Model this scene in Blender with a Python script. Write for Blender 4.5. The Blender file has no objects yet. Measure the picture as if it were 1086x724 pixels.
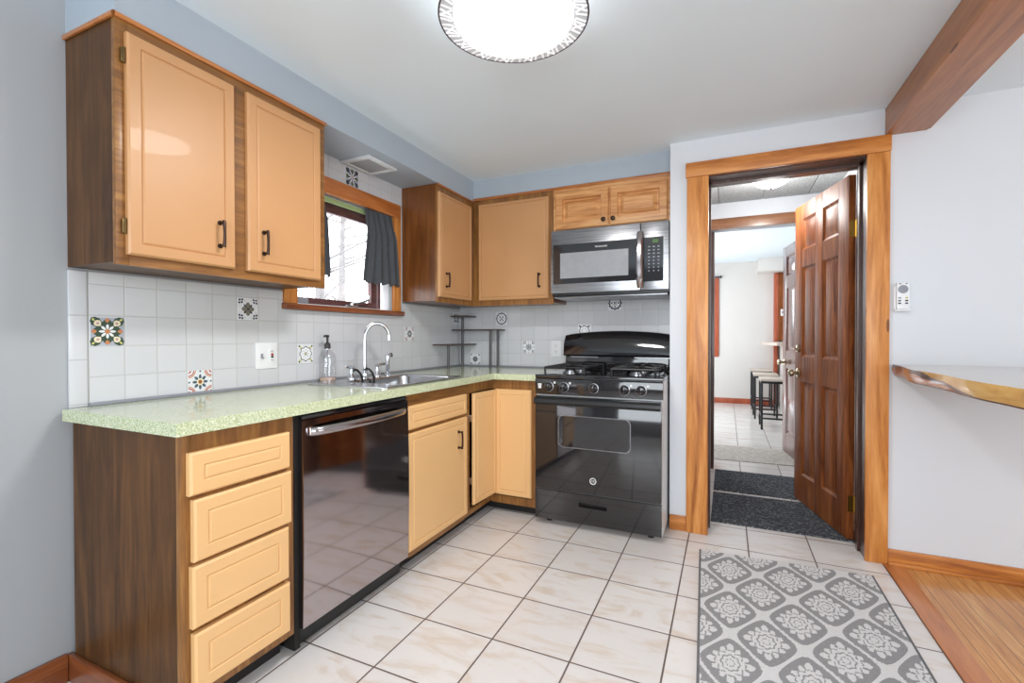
import bpy, bmesh, math, random
from mathutils import Vector, Matrix
random.seed(7)
S = bpy.context.scene
COL = S.collection
PI = math.pi

# ---------------------------------------------------------------- camera
cd = bpy.data.cameras.new('camera'); cam = bpy.data.objects.new('camera', cd); COL.objects.link(cam)
R_ = Vector((0.909401530, 0.415918621, -0.000746872)); U_ = Vector((-0.00358188, 0.00962737, 0.99994724)); F_ = Vector((-0.41590387, 0.90935088, -0.01024491))
mw = Matrix(((R_.x, U_.x, -F_.x, 2.0128458), (R_.y, U_.y, -F_.y, -3.36346857), (R_.z, U_.z, -F_.z, 1.15329835), (0, 0, 0, 1)))
cam.matrix_world = mw
cd.sensor_fit = 'HORIZONTAL'; cd.sensor_width = 36.0; cd.lens = 498.1447 / 1086 * 36
cd.clip_start = 0.05
S.camera = cam

# ---------------------------------------------------------------- world, lights, exposure
W = bpy.data.worlds.new('world'); S.world = W; W.use_nodes = True
wn = W.node_tree.nodes; wn['Background'].inputs[0].default_value = (0.93, 0.97, 1.0, 1); wn['Background'].inputs[1].default_value = 5.0
S.view_settings.view_transform = 'Standard'; S.view_settings.look = 'None'
S.view_settings.gamma = 1.0; S.view_settings.use_curve_mapping = False
S.view_settings.exposure = 0.02
S.cycles.use_denoising = True
S.cycles.max_bounces = 10; S.cycles.diffuse_bounces = 5; S.cycles.glossy_bounces = 4; S.cycles.transparent_max_bounces = 12
S.cycles.sample_clamp_indirect = 6.0

def area(name, loc, target, sx, sy, power, col=(1, 1, 1), spread=PI):
    l = bpy.data.lights.new(name, 'AREA'); l.shape = 'RECTANGLE'; l.size = sx; l.size_y = sy; l.energy = power; l.color = col; l.spread = spread
    o = bpy.data.objects.new(name, l); COL.objects.link(o); o.location = loc
    o.rotation_euler = (Vector(target) - Vector(loc)).to_track_quat('-Z', 'Y').to_euler(); return o
area('fill_rear', (2.2, -5.35, 1.35), (1.2, 0, 1.9), 2.6, 1.5, 96, (0.88, 0.95, 1.0))  # unseen area light added behind the camera to lift the room and ceiling
area('fill_dining', (5.8, -2.6, 1.4), (0, -2.2, 1.3), 2.2, 1.4, 48, (0.88, 0.95, 1.0))  # unseen area light added on the dining side to brighten the right half
area('daylight_far_room_window', (0.75, 3.7, 1.5), (2.6, 3.9, 0.9), 1.6, 1.4, 60, (0.90, 0.96, 1.0))

# ---------------------------------------------------------------- material helpers
def lin(c):
    r = []
    for v in c:
        v = v / 255.0
        r.append(v / 12.92 if v <= 0.04045 else ((v + 0.055) / 1.055) ** 2.4)
    return tuple(r) + (1,)
class NT:
    def __init__(s, name):
        s.m = bpy.data.materials.new(name); s.m.use_nodes = True; s.t = s.m.node_tree; s.n = s.t.nodes
        s.b = s.n['Principled BSDF']
    def node(s, typ, **kw):
        x = s.n.new(typ)
        for k, v in kw.items(): setattr(x, k, v)
        return x
    def link(s, a, b): s.t.links.new(a, b)
    def m_(s, op, a, b=None, c=None, clamp=False):
        x = s.node('ShaderNodeMath', operation=op, use_clamp=clamp)
        for i, v in enumerate((a, b, c)):
            if v is None: continue
            if isinstance(v, (int, float)): x.inputs[i].default_value = v
            else: s.link(v, x.inputs[i])
        return x.outputs[0]
    def coords(s, scale=(1, 1, 1), loc=(0, 0, 0), rot=(0, 0, 0)):
        tc = s.node('ShaderNodeTexCoord'); mp = s.node('ShaderNodeMapping')
        mp.inputs['Scale'].default_value = scale; mp.inputs['Location'].default_value = loc; mp.inputs['Rotation'].default_value = rot
        s.link(tc.outputs['Object'], mp.inputs[0]); return mp.outputs[0]
    def noise(s, vec, scale=5, detail=4, rough=0.5, dist=0.0):
        x = s.node('ShaderNodeTexNoise'); x.inputs['Scale'].default_value = scale; x.inputs['Detail'].default_value = detail
        x.inputs['Roughness'].default_value = rough; x.inputs['Distortion'].default_value = dist
        s.link(vec, x.inputs['Vector']); return x.outputs['Fac']
    def ramp(s, fac, stops):
        x = s.node('ShaderNodeValToRGB'); e = x.color_ramp.elements
        while len(e) < len(stops): e.new(0.5)
        for i, (p, c) in enumerate(stops): e[i].position = p; e[i].color = c
        s.link(fac, x.inputs[0]); return x.outputs[0]
    def mix(s, fac, a, b, mode='MIX'):
        x = s.node('ShaderNodeMix', data_type='RGBA', blend_type=mode)
        for i, v in ((0, fac), (6, a), (7, b)):
            if isinstance(v, (int, float, tuple)): x.inputs[i].default_value = v
            else: s.link(v, x.inputs[i])
        return x.outputs[2]
    def bump(s, h, strength=0.2, dist=0.002):
        x = s.node('ShaderNodeBump'); x.inputs['Strength'].default_value = strength; x.inputs['Distance'].default_value = dist
        s.link(h, x.inputs['Height']); s.link(x.outputs[0], s.b.inputs['Normal'])
    def set(s, color=None, rough=None, metal=None, coat=None, spec=None, coat_rough=None):
        for k, v in (('Base Color', color), ('Roughness', rough), ('Metallic', metal), ('Coat Weight', coat), ('Specular IOR Level', spec), ('Coat Roughness', coat_rough)):
            if v is None: continue
            if isinstance(v, (int, float, tuple)): s.b.inputs[k].default_value = v
            else: s.link(v, s.b.inputs[k])
        return s
def plain(name, c, rough=0.5, metal=0.0, var=0.04, scale=6.0, coat=0.0, bump=0.0, spec=None):
    t = NT(name); v = t.noise(t.coords(), scale, 4)
    a = lin(c); lo = tuple(x * (1 - var) for x in a[:3]) + (1,); hi = tuple(min(1, x * (1 + var)) for x in a[:3]) + (1,)
    t.set(t.ramp(v, [(0.3, lo), (0.7, hi)]), rough, metal, coat, spec)
    if bump: t.bump(t.noise(t.coords(), scale * 12, 3), bump, 0.001)
    return t.m
def emis(name, c, strength):
    t = NT(name); t.set(c, 0.5); t.b.inputs['Emission Color'].default_value = c; t.b.inputs['Emission Strength'].default_value = strength; return t.m
def wood(name, dark, mid, light, axis='z', rough=0.35, coat=0.3, scale=1.0, knots=False, blotch=0.0, spec=0.5):
    t = NT(name)
    k = {'x': (1.2, 14, 14), 'y': (14, 1.2, 14), 'z': (14, 14, 1.2)}[axis]
    vec = t.coords(tuple(q * scale for q in k))
    n1 = t.noise(vec, 1.0, 5, 0.62, 1.9)
    n2 = t.noise(t.coords(tuple(q * scale * 5 for q in k)), 1.0, 3, 0.6)
    f = t.m_('ADD', t.m_('MULTIPLY', n1, 0.68), t.m_('MULTIPLY', n2, 0.32))
    c = t.ramp(f, [(0.34, lin(dark)), (0.5, lin(mid)), (0.66, lin(light))])
    if blotch:
        b = t.noise(t.coords((2.5, 2.5, 2.5)), 1.5, 3, 0.6)
        c = t.mix(t.m_('MULTIPLY', b, blotch), c, lin(tuple(q * 0.55 for q in dark)))
    if knots:
        vo = t.node('ShaderNodeTexVoronoi'); vo.inputs['Scale'].default_value = 1.0
        t.link(t.coords({'x': (2, 9, 9), 'y': (9, 2, 9), 'z': (9, 9, 2)}[axis], (0.3, 0.1, 0.2)), vo.inputs['Vector'])
        kf = t.m_('LESS_THAN', vo.outputs['Distance'], 0.075)
        c = t.mix(t.m_('MULTIPLY', kf, 0.75), c, lin((86, 42, 20)))
    t.set(c, rough, 0, coat, spec, 0.15); t.bump(n2, 0.08, 0.001)
    return t.m
def grid_tile(name, pitch_u, pitch_v, ou, ov, mapping, mortar, ctile, cgrout, veins=None, rough=0.2, msz=0.004, var=None):
    """mapping: which object axes give u and v"""
    t = NT(name)
    tc = t.node('ShaderNodeTexCoord'); sp = t.node('ShaderNodeSeparateXYZ'); t.link(tc.outputs['Object'], sp.inputs[0])
    u = t.m_('DIVIDE', t.m_('SUBTRACT', sp.outputs[mapping[0]], ou), pitch_u); v = t.m_('DIVIDE', t.m_('SUBTRACT', sp.outputs[mapping[1]], ov), pitch_v)
    fu = t.m_('FRACT', u); fv = t.m_('FRACT', v)
    du = t.m_('MULTIPLY', t.m_('MINIMUM', fu, t.m_('SUBTRACT', 1.0, fu)), pitch_u)
    dv = t.m_('MULTIPLY', t.m_('MINIMUM', fv, t.m_('SUBTRACT', 1.0, fv)), pitch_v)
    d = t.m_('MINIMUM', du, dv)
    isg = t.m_('LESS_THAN', d, msz * 0.5)
    # one random number per tile
    cmb = t.node('ShaderNodeCombineXYZ'); t.link(t.m_('FLOOR', u), cmb.inputs[0]); t.link(t.m_('FLOOR', v), cmb.inputs[1])
    wn_ = t.node('ShaderNodeTexWhiteNoise'); t.link(cmb.outputs[0], wn_.inputs['Vector'])
    base = t.ramp(wn_.outputs['Value'], [(0, lin(ctile)), (1, lin(var or ctile))])
    if veins:
        add = t.node('ShaderNodeVectorMath', operation='ADD'); t.link(tc.outputs['Object'], add.inputs[0])
        sc = t.node('ShaderNodeVectorMath', operation='SCALE'); t.link(wn_.outputs['Color'], sc.inputs[0]); sc.inputs['Scale'].default_value = 9.0
        t.link(sc.outputs[0], add.inputs[1])
        mp = t.node('ShaderNodeMapping'); mp.inputs['Rotation'].default_value = (0, 0, 0.9); mp.inputs['Scale'].default_value = (3.2, 9.0, 1); t.link(add.outputs[0], mp.inputs[0])
        n = t.noise(mp.outputs[0], 1.0, 6, 0.62, 1.4)
        base = t.mix(t.ramp(n, [(0.50, (0, 0, 0, 1)), (0.66, (0.8, 0.8, 0.8, 1))]), base, lin(veins))
        n3 = t.noise(mp.outputs[0], 4.0, 4, 0.6)
        base = t.mix(t.m_('MULTIPLY', n3, 0.35), base, lin((228, 220, 214)))
    c = t.mix(isg, base, lin(cgrout))
    t.set(c, t.m_('ADD', t.m_('MULTIPLY', isg, 0.5), rough))
    t.bump(t.m_('MULTIPLY', t.m_('MINIMUM', d, msz), 1 / msz), 0.35, 0.002)
    return t.m

M = {}
M['wall'] = plain('painted_wall_grey', (166, 168, 171), 0.55, var=0.015, scale=2, bump=0.03)
M['wall_blue'] = plain('painted_soffit_grey_blue', (170, 180, 190), 0.5, var=0.02, scale=2, bump=0.03)
M['wall_white'] = plain('painted_wall_white', (214, 217, 222), 0.6, var=0.012, scale=2, bump=0.03)
M['ceiling'] = plain('ceiling_paint', (228, 240, 248), 0.8, var=0.02, scale=1.5, bump=0.05)
M['far_wall'] = plain('far_wall_paint', (214, 210, 206), 0.7, var=0.01)
M['floor'] = grid_tile('floor_tile', 0.3069, 0.3069, 0.8954, -1.1618, (0, 1), 0, (220, 216, 214), (100, 84, 78), (204, 187, 170), 0.22, 0.0065, (213, 208, 206))
M['tileA'] = grid_tile('wall_tile_left', 0.108, 0.108, -2.497, 1.0135, (1, 2), 0, (209, 209, 212), (186, 185, 184), None, 0.14, 0.0032, (203, 204, 207))
M['tileTrim'] = grid_tile('wall_tile_edge', 1.0, 0.152, 0.5, 1.075, (1, 2), 0, (209, 209, 212), (180, 180, 180), None, 0.14, 0.003, (203, 204, 207))
M['tileB'] = grid_tile('wall_tile_back', 0.1143, 0.108, 0.325, 1.0185, (0, 2), 0, (209, 209, 212), (186, 185, 184), None, 0.14, 0.0032, (203, 204, 207))
M['side_brown'] = wood('dark_stained_plywood', (66, 42, 24), (98, 65, 36), (124, 84, 46), 'z', 0.42, 0.08, 0.8, blotch=0.6, spec=0.2)
M['side_amber'] = wood('amber_stained_panel', (92, 50, 20), (124, 72, 30), (150, 92, 42), 'z', 0.3, 0.2, 0.7, blotch=0.45)
M['frame_v'] = wood('stained_frame_vertical', (104, 66, 30), (136, 90, 42), (164, 116, 58), 'z', 0.38, 0.15)
M['frame_y'] = wood('stained_frame_left', (104, 66, 30), (136, 90, 42), (164, 116, 58), 'y', 0.38, 0.15)
M['mould'] = wood('orange_moulding', (160, 92, 40), (184, 112, 52), (200, 130, 66), 'y', 0.3, 0.4)
M['mould_x'] = wood('orange_moulding_back', (140, 78, 34), (166, 98, 44), (186, 116, 56), 'x', 0.3, 0.4)
M['tan'] = plain('tan_painted_door', (194, 144, 97), 0.42, var=0.03, scale=3, coat=0.05, bump=0.03)
M['tan_low'] = plain('tan_painted_drawer', (228, 182, 126), 0.45, var=0.02, scale=3, coat=0.0, bump=0.03)
M['oak'] = wood('oak_door', (176, 112, 58), (212, 152, 94), (232, 180, 124), 'x', 0.4, 0.15)
M['trim_z'] = wood('pine_trim_vertical', (152, 84, 32), (200, 128, 60), (226, 160, 92), 'z', 0.42, 0.08, 0.7, knots=True)
M['trim_x'] = wood('pine_trim_horizontal', (148, 80, 30), (196, 122, 54), (222, 154, 84), 'x', 0.42, 0.08, 0.7, knots=True)
M['trim_y'] = wood('pine_trim_depth', (168, 92, 40), (192, 114, 54), (208, 134, 72), 'y', 0.3, 0.35, 0.7)
M['beam'] = wood('beam_wood', (146, 86, 42), (172, 108, 56), (190, 126, 72), 'y', 0.4, 0.15, 0.7, knots=True)
M['base_red'] = wood('reddish_baseboard', (104, 52, 26), (130, 70, 36), (152, 88, 48), 'y', 0.35, 0.3)
M['base_redx'] = wood('reddish_baseboard_end', (104, 52, 26), (130, 70, 36), (152, 88, 48), 'x', 0.35, 0.3)
M['door_wood'] = wood('dark_door_wood', (80, 38, 16), (132, 72, 34), (172, 104, 54), 'z', 0.45, 0.0, spec=0.22)
M['door_wood2'] = wood('dark_reddish_door_wood', (72, 36, 30), (104, 58, 48), (130, 78, 66), 'z', 0.22, 0.5)
M['jamb_dark'] = wood('dark_jamb_wood', (48, 26, 18), (70, 40, 27), (92, 56, 38), 'z', 0.35, 0.3)
M['jamb_mid'] = wood('brown_jamb_wood', (104, 64, 38), (136, 88, 54), (156, 106, 68), 'x', 0.35, 0.3)
M['red_wood'] = wood('red_stained_trim', (150, 66, 38), (174, 84, 52), (192, 104, 70), 'z', 0.4, 0.2)
M['sash'] = wood('purple_brown_sash', (72, 40, 40), (96, 58, 56), (122, 80, 74), 'y', 0.4, 0.2)
M['black_gloss'] = plain('black_enamel', (30, 28, 30), 0.08, var=0.02, coat=0.6)
M['black_satin'] = plain('black_satin', (24, 24, 26), 0.35, var=0.04)
M['black_iron'] = plain('cast_iron', (26, 26, 28), 0.42, var=0.1, scale=40)
M['black_matte'] = plain('black_toe_kick', (28, 24, 23), 0.6, var=0.08)
M['void'] = plain('gap_shade', (20, 15, 12), 0.9)  # near-black colour standing in for the shade inside gaps and slots
M['steel'] = NT('brushed_stainless')
t = M['steel']; t.set(t.ramp(t.noise(t.coords((4, 4, 160)), 1.0, 3), [(0.3, lin((128, 128, 131))), (0.7, lin((172, 172, 175)))]), 0.28, 1.0); M['steel'] = t.m
M['steel_sink'] = plain('sink_steel', (196, 198, 202), 0.24, 1.0, var=0.04, scale=20)
M['dw_steel'] = plain('dishwasher_dark_steel', (186, 178, 180), 0.08, 1.0, var=0.02, scale=1)
M['dw_handle'] = plain('dishwasher_handle_steel', (178, 172, 174), 0.16, 1.0, var=0.02)
M['chrome'] = plain('chrome', (222, 224, 228), 0.07, 1.0, var=0.01)
M['bronze'] = plain('oil_rubbed_bronze', (62, 46, 38), 0.35, 0.8, var=0.1)
M['brass'] = plain('brass_hinge', (206, 168, 84), 0.25, 1.0, var=0.06)
M['old_brass'] = plain('antique_brass_hinge', (120, 98, 62), 0.35, 0.9, var=0.1)
M['nickel'] = plain('satin_brass_knob', (186, 172, 146), 0.2, 1.0, var=0.04)
M['white_plastic'] = plain('white_plastic', (232, 232, 234), 0.35, var=0.01)
M['grey_plastic'] = plain('grey_plastic', (140, 142, 150), 0.45, var=0.02)
M['dark_plastic'] = plain('dark_plastic', (52, 48, 48), 0.45, var=0.02)
M['red_plastic'] = plain('red_button', (170, 40, 44), 0.4)
M['yellow_plastic'] = plain('yellow_button', (196, 180, 96), 0.4)
M['side_white'] = plain('range_side_enamel', (206, 206, 206), 0.3, var=0.03)
M['curtain'] = plain('charcoal_curtain_cloth', (72, 75, 80), 0.9, var=0.12, scale=60, bump=0.15)
M['green'] = plain('pale_green_curtain_rod', (154, 176, 122), 0.5, var=0.03)
M['mw_mesh'] = plain('microwave_window_screen', (150, 152, 156), 0.25, var=0.05, scale=30)
M['letter'] = plain('white_lettering', (226, 226, 226), 0.4)
M['stool_seat'] = wood('pale_stool_wood', (176, 160, 148), (200, 186, 174), (214, 202, 190), 'x', 0.4, 0.2)
M['rack_shelf'] = wood('brown_rack_shelf', (58, 44, 42), (74, 58, 54), (92, 74, 68), 'x', 0.45, 0.1)
M['rack_post'] = plain('grey_rack_post', (88, 86, 88), 0.4, 0.4)
M['bark'] = plain('grey_bark', (132, 128, 128), 0.9, var=0.2, scale=8)
M['snow'] = plain('snowy_ground', (235, 238, 242), 0.9)
M['vent'] = plain('vent_grille_white', (216, 220, 222), 0.5)
M['vent_in'] = plain('vent_grille_inner', (176, 178, 180), 0.6)
M['diffuser'] = emis('lamp_diffuser', (1, 0.99, 0.975, 1), 1.7)
M['lamp_drum'] = emis('lamp_drum', (1, 0.99, 0.975, 1), 5.0)
M['globe'] = emis('hall_globe', (1, 0.99, 0.975, 1), 5.0)
M['lamp_ring'] = emis('lamp_ring_frosted', (0.40, 0.41, 0.43, 1), 0.55)
M['lamp_white'] = emis('lamp_pattern_white', (0.85, 0.86, 0.88, 1), 0.5)
M['lamp_rim'] = plain('lamp_rim_bronze', (96, 88, 94), 0.35, 0.6)
M['green_lcd'] = emis('green_display', (0.05, 0.12, 0.02, 1), 0.15)
# counter laminate
t = NT('green_speckled_laminate'); n = t.noise(t.coords(), 330, 2, 0.7); n2 = t.noise(t.coords((1, 1, 1), (3, 1, 2)), 150, 3, 0.7)
c = t.ramp(n, [(0.34, lin((122, 150, 104))), (0.45, lin((184, 194, 148))), (0.54, lin((206, 210, 174))), (0.64, lin((232, 234, 216)))])
t.set(t.mix(t.ramp(n2, [(0.56, (0, 0, 0, 1)), (0.66, (0.55, 0.55, 0.55, 1))]), c, lin((222, 226, 206))), 0.16, 0, 0.3); M['counter'] = t.m
# hardwood strips running in depth
t = NT('hardwood_strips'); tc = t.node('ShaderNodeTexCoord'); sp = t.node('ShaderNodeSeparateXYZ'); t.link(tc.outputs['Object'], sp.inputs[0])
u = t.m_('DIVIDE', sp.outputs[0], 0.057); wnz = t.node('ShaderNodeTexWhiteNoise', noise_dimensions='1D'); t.link(t.m_('FLOOR', u), wnz.inputs['W'])
fu = t.m_('FRACT', u); gap = t.m_('LESS_THAN', t.m_('MINIMUM', fu, t.m_('SUBTRACT', 1.0, fu)), 0.022)
g = t.noise(t.coords((16, 1.4, 1)), 2.0, 5, 0.65, 1.0)
c = t.mix(t.m_('MULTIPLY', wnz.outputs['Value'], 0.55), t.ramp(g, [(0.3, lin((164, 104, 52))), (0.5, lin((198, 138, 78))), (0.7, lin((220, 168, 106)))]), lin((206, 140, 76)))
t.set(t.mix(gap, c, lin((104, 58, 28))), 0.28, 0, 0.3); M['hardwood'] = t.m
# live edge slab: grey-brown top, golden edge with a dark band
t = NT('live_edge_top'); n = t.noise(t.coords((10, 1.2, 10)), 1.2, 5, 0.6, 1.5)
t.set(t.ramp(n, [(0.3, lin((124, 96, 74))), (0.5, lin((162, 132, 104))), (0.7, lin((184, 158, 132)))]), 0.12, 0, 0.6); M['slab_top'] = t.m
t = NT('live_edge_side'); tc = t.node('ShaderNodeTexCoord'); sp = t.node('ShaderNodeSeparateXYZ'); t.link(tc.outputs['Object'], sp.inputs[0])
n = t.noise(t.coords((6, 2.0, 14)), 1.2, 5, 0.6, 1.5)
gold = t.ramp(n, [(0.3, lin((184, 128, 58))), (0.5, lin((214, 164, 86))), (0.7, lin((224, 186, 112)))])
orange = t.ramp(n, [(0.3, lin((140, 78, 34))), (0.5, lin((176, 102, 46))), (0.7, lin((196, 124, 62)))])
dark = t.ramp(n, [(0.3, lin((70, 42, 34))), (0.6, lin((112, 72, 58)))])
e = t.m_('SUBTRACT', sp.outputs[1], t.m_('ADD', -1.10, t.m_('MULTIPLY', t.m_('SUBTRACT', sp.outputs[2], 0.985), 9.0)))
e = t.m_('ADD', e, t.m_('MULTIPLY', t.m_('SUBTRACT', n, 0.5), 0.35))
c = t.mix(t.ramp(t.m_('ADD', e, 0.5), [(0.46, (0, 0, 0, 1)), (0.52, (1, 1, 1, 1))]), gold, orange)
band = t.m_('MULTIPLY', t.m_('GREATER_THAN', e, -0.06), t.m_('LESS_THAN', e, 0.10))
topd = t.m_('MULTIPLY', t.m_('GREATER_THAN', sp.outputs[2], 0.997), t.m_('GREATER_THAN', e, 0.0)); lowd = t.m_('LESS_THAN', sp.outputs[2], 0.9605)
t.set(t.mix(t.m_('MAXIMUM', band, t.m_('MAXIMUM', topd, lowd)), c, dark), 0.25, 0, 0.4); M['slab_side'] = t.m
# glass
def glass(name, tint=(1, 1, 1, 1), refl=0.08):
    m = bpy.data.materials.new(name); m.use_nodes = True; nt = m.node_tree; nt.nodes.clear()
    o = nt.nodes.new('ShaderNodeOutputMaterial'); mx = nt.nodes.new('ShaderNodeMixShader'); tr = nt.nodes.new('ShaderNodeBsdfTransparent'); gl = nt.nodes.new('ShaderNodeBsdfGlossy')
    tr.inputs[0].default_value = tint; gl.inputs['Roughness'].default_value = 0.02; mx.inputs[0].default_value = refl
    nt.links.new(tr.outputs[0], mx.inputs[1]); nt.links.new(gl.outputs[0], mx.inputs[2]); nt.links.new(mx.outputs[0], o.inputs[0]); return m
M['glass'] = glass('window_glass'); M['bottle'] = glass('clear_bottle_plastic', (0.93, 0.93, 0.94, 1), 0.12)
M['oven_glass'] = plain('oven_window_glass', (34, 32, 34), 0.05, var=0.02, coat=1.0)
M['soap'] = plain('pinkish_soap', (206, 176, 160), 0.2)
# rug
def rug_mat():
    t = NT('patterned_rug'); tc = t.node('ShaderNodeTexCoord'); sp = t.node('ShaderNodeSeparateXYZ'); t.link(tc.outputs['Object'], sp.inputs[0])
    jit = t.noise(t.coords(), 160, 2, 0.6); jit = t.m_('MULTIPLY', t.m_('SUBTRACT', jit, 0.5), 0.05)
    u = t.m_('DIVIDE', t.m_('SUBTRACT', sp.outputs[0], 2.028), 0.2475); v = t.m_('DIVIDE', t.m_('ADD', sp.outputs[1], 0.831), 0.362)
    u = t.m_('ADD', u, jit); v = t.m_('ADD', v, jit)
    cu = t.m_('COSINE', t.m_('MULTIPLY', u, 2 * PI)); cv = t.m_('COSINE', t.m_('MULTIPLY', v, 2 * PI))
    d = t.m_('ADD', cu, cv); lattice = t.m_('LESS_THAN', t.m_('ABSOLUTE', d), 0.19)
    isA = t.m_('GREATER_THAN', d, 0.0); off = t.m_('MULTIPLY', t.m_('SUBTRACT', 1.0, isA), 0.5)
    ua = t.m_('ADD', u, off); va = t.m_('ADD', v, off)
    lu = t.m_('SUBTRACT', ua, t.m_('ROUND', ua)); lv = t.m_('SUBTRACT', va, t.m_('ROUND', va))
    x = t.m_('MULTIPLY', lu, 1.0); y = t.m_('MULTIPLY', lv, 1.02)
    r = t.m_('SQRT', t.m_('ADD', t.m_('MULTIPLY', x, x), t.m_('MULTIPLY', y, y))); th = t.m_('ARCTAN2', y, x)
    c8 = t.m_('COSINE', t.m_('MULTIPLY', th, 8.0)); c4 = t.m_('COSINE', t.m_('MULTIPLY', th, 4.0))
    Rm = t.m_('ADD', t.m_('ADD', 0.258, t.m_('MULTIPLY', c4, 0.036)), t.m_('MULTIPLY', t.m_('COSINE', t.m_('MULTIPLY', th, 12.0)), 0.022))
    med = t.m_('LESS_THAN', r, Rm)
    def ring(rad, w): return t.m_('LESS_THAN', t.m_('ABSOLUTE', t.m_('SUBTRACT', r, rad)), w)
    ring1 = ring(t.m_('ADD', 0.118, t.m_('MULTIPLY', c8, 0.010)), 0.011)
    ring2 = t.m_('MULTIPLY', ring(t.m_('ADD', 0.185, t.m_('MULTIPLY', c8, 0.018)), 0.010), t.m_('GREATER_THAN', t.m_('COSINE', t.m_('MULTIPLY', th, 12.0)), -0.3))
    spokes = t.m_('MULTIPLY', t.m_('GREATER_THAN', r, 0.19), t.m_('LESS_THAN', t.m_('COSINE', t.m_('MULTIPLY', th, 12.0)), -0.72)); ring2 = t.m_('MAXIMUM', ring2, spokes)
    ring3 = t.m_('MULTIPLY', ring(0.055, 0.009), t.m_('GREATER_THAN', c8, -0.5))
    darkm = t.m_('MAXIMUM', ring1, t.m_('MAXIMUM', ring2, ring3))
    med = t.m_('MULTIPLY', med, t.m_('SUBTRACT', 1.0, darkm))
    light = t.m_('MAXIMUM', lattice, med)
    fib = t.noise(t.coords(), 420, 2, 0.6)
    a = t.ramp(fib, [(0.3, lin((128, 127, 128))), (0.7, lin((160, 159, 160)))]); b = t.ramp(fib, [(0.3, lin((196, 194, 194))), (0.7, lin((222, 220, 220)))])
    t.set(t.mix(light, a, b), 0.95, 0, 0, 0.1); t.bump(fib, 0.5, 0.003); return t.m
M['rug'] = rug_mat(); M['rug_edge'] = plain('rug_binding', (104, 103, 106), 0.9, var=0.1, scale=60)
def speck(name, base, sp_, thr, scale):
    t = NT(name); n = t.noise(t.coords((1, 2.2, 1)), scale, 3, 0.75); c = t.ramp(n, [(thr, lin(base)), (thr + 0.13, lin(sp_))]); t.set(c, 0.95, 0, 0, 0.1); t.bump(n, 0.5, 0.003); return t.m
M['mat_dark'] = speck('charcoal_mat', (64, 66, 70), (158, 162, 168), 0.53, 70)
M['mat_beige'] = speck('beige_mat', (178, 170, 162), (206, 200, 194), 0.45, 24)
t = NT('vestibule_ceiling_tile'); n = t.noise(t.coords(), 90, 3, 0.7); t.set(t.ramp(n, [(0.35, lin((150, 152, 152))), (0.65, lin((196, 198, 197)))]), 0.9); t.bump(n, 0.6, 0.004); M['texture_ceiling'] = t.m
# decorated tile colours
for k, c in dict(glaze=(226, 227, 230), navy=(44, 52, 72), slate=(78, 96, 108), dgreen=(58, 78, 62), cream=(232, 220, 188), orange=(200, 132, 84), rust=(184, 104, 84), brown=(150, 96, 48),
                 lilac=(170, 174, 186), yellow=(206, 200, 120), olive=(96, 100, 60), pink=(186, 154, 158), char=(66, 68, 72), grey=(128, 130, 138), white=(238, 238, 238), taupe=(120, 116, 106)).items():
    M['g_' + k] = plain('glaze_' + k, c, 0.18, var=0.05, scale=60)

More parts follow.
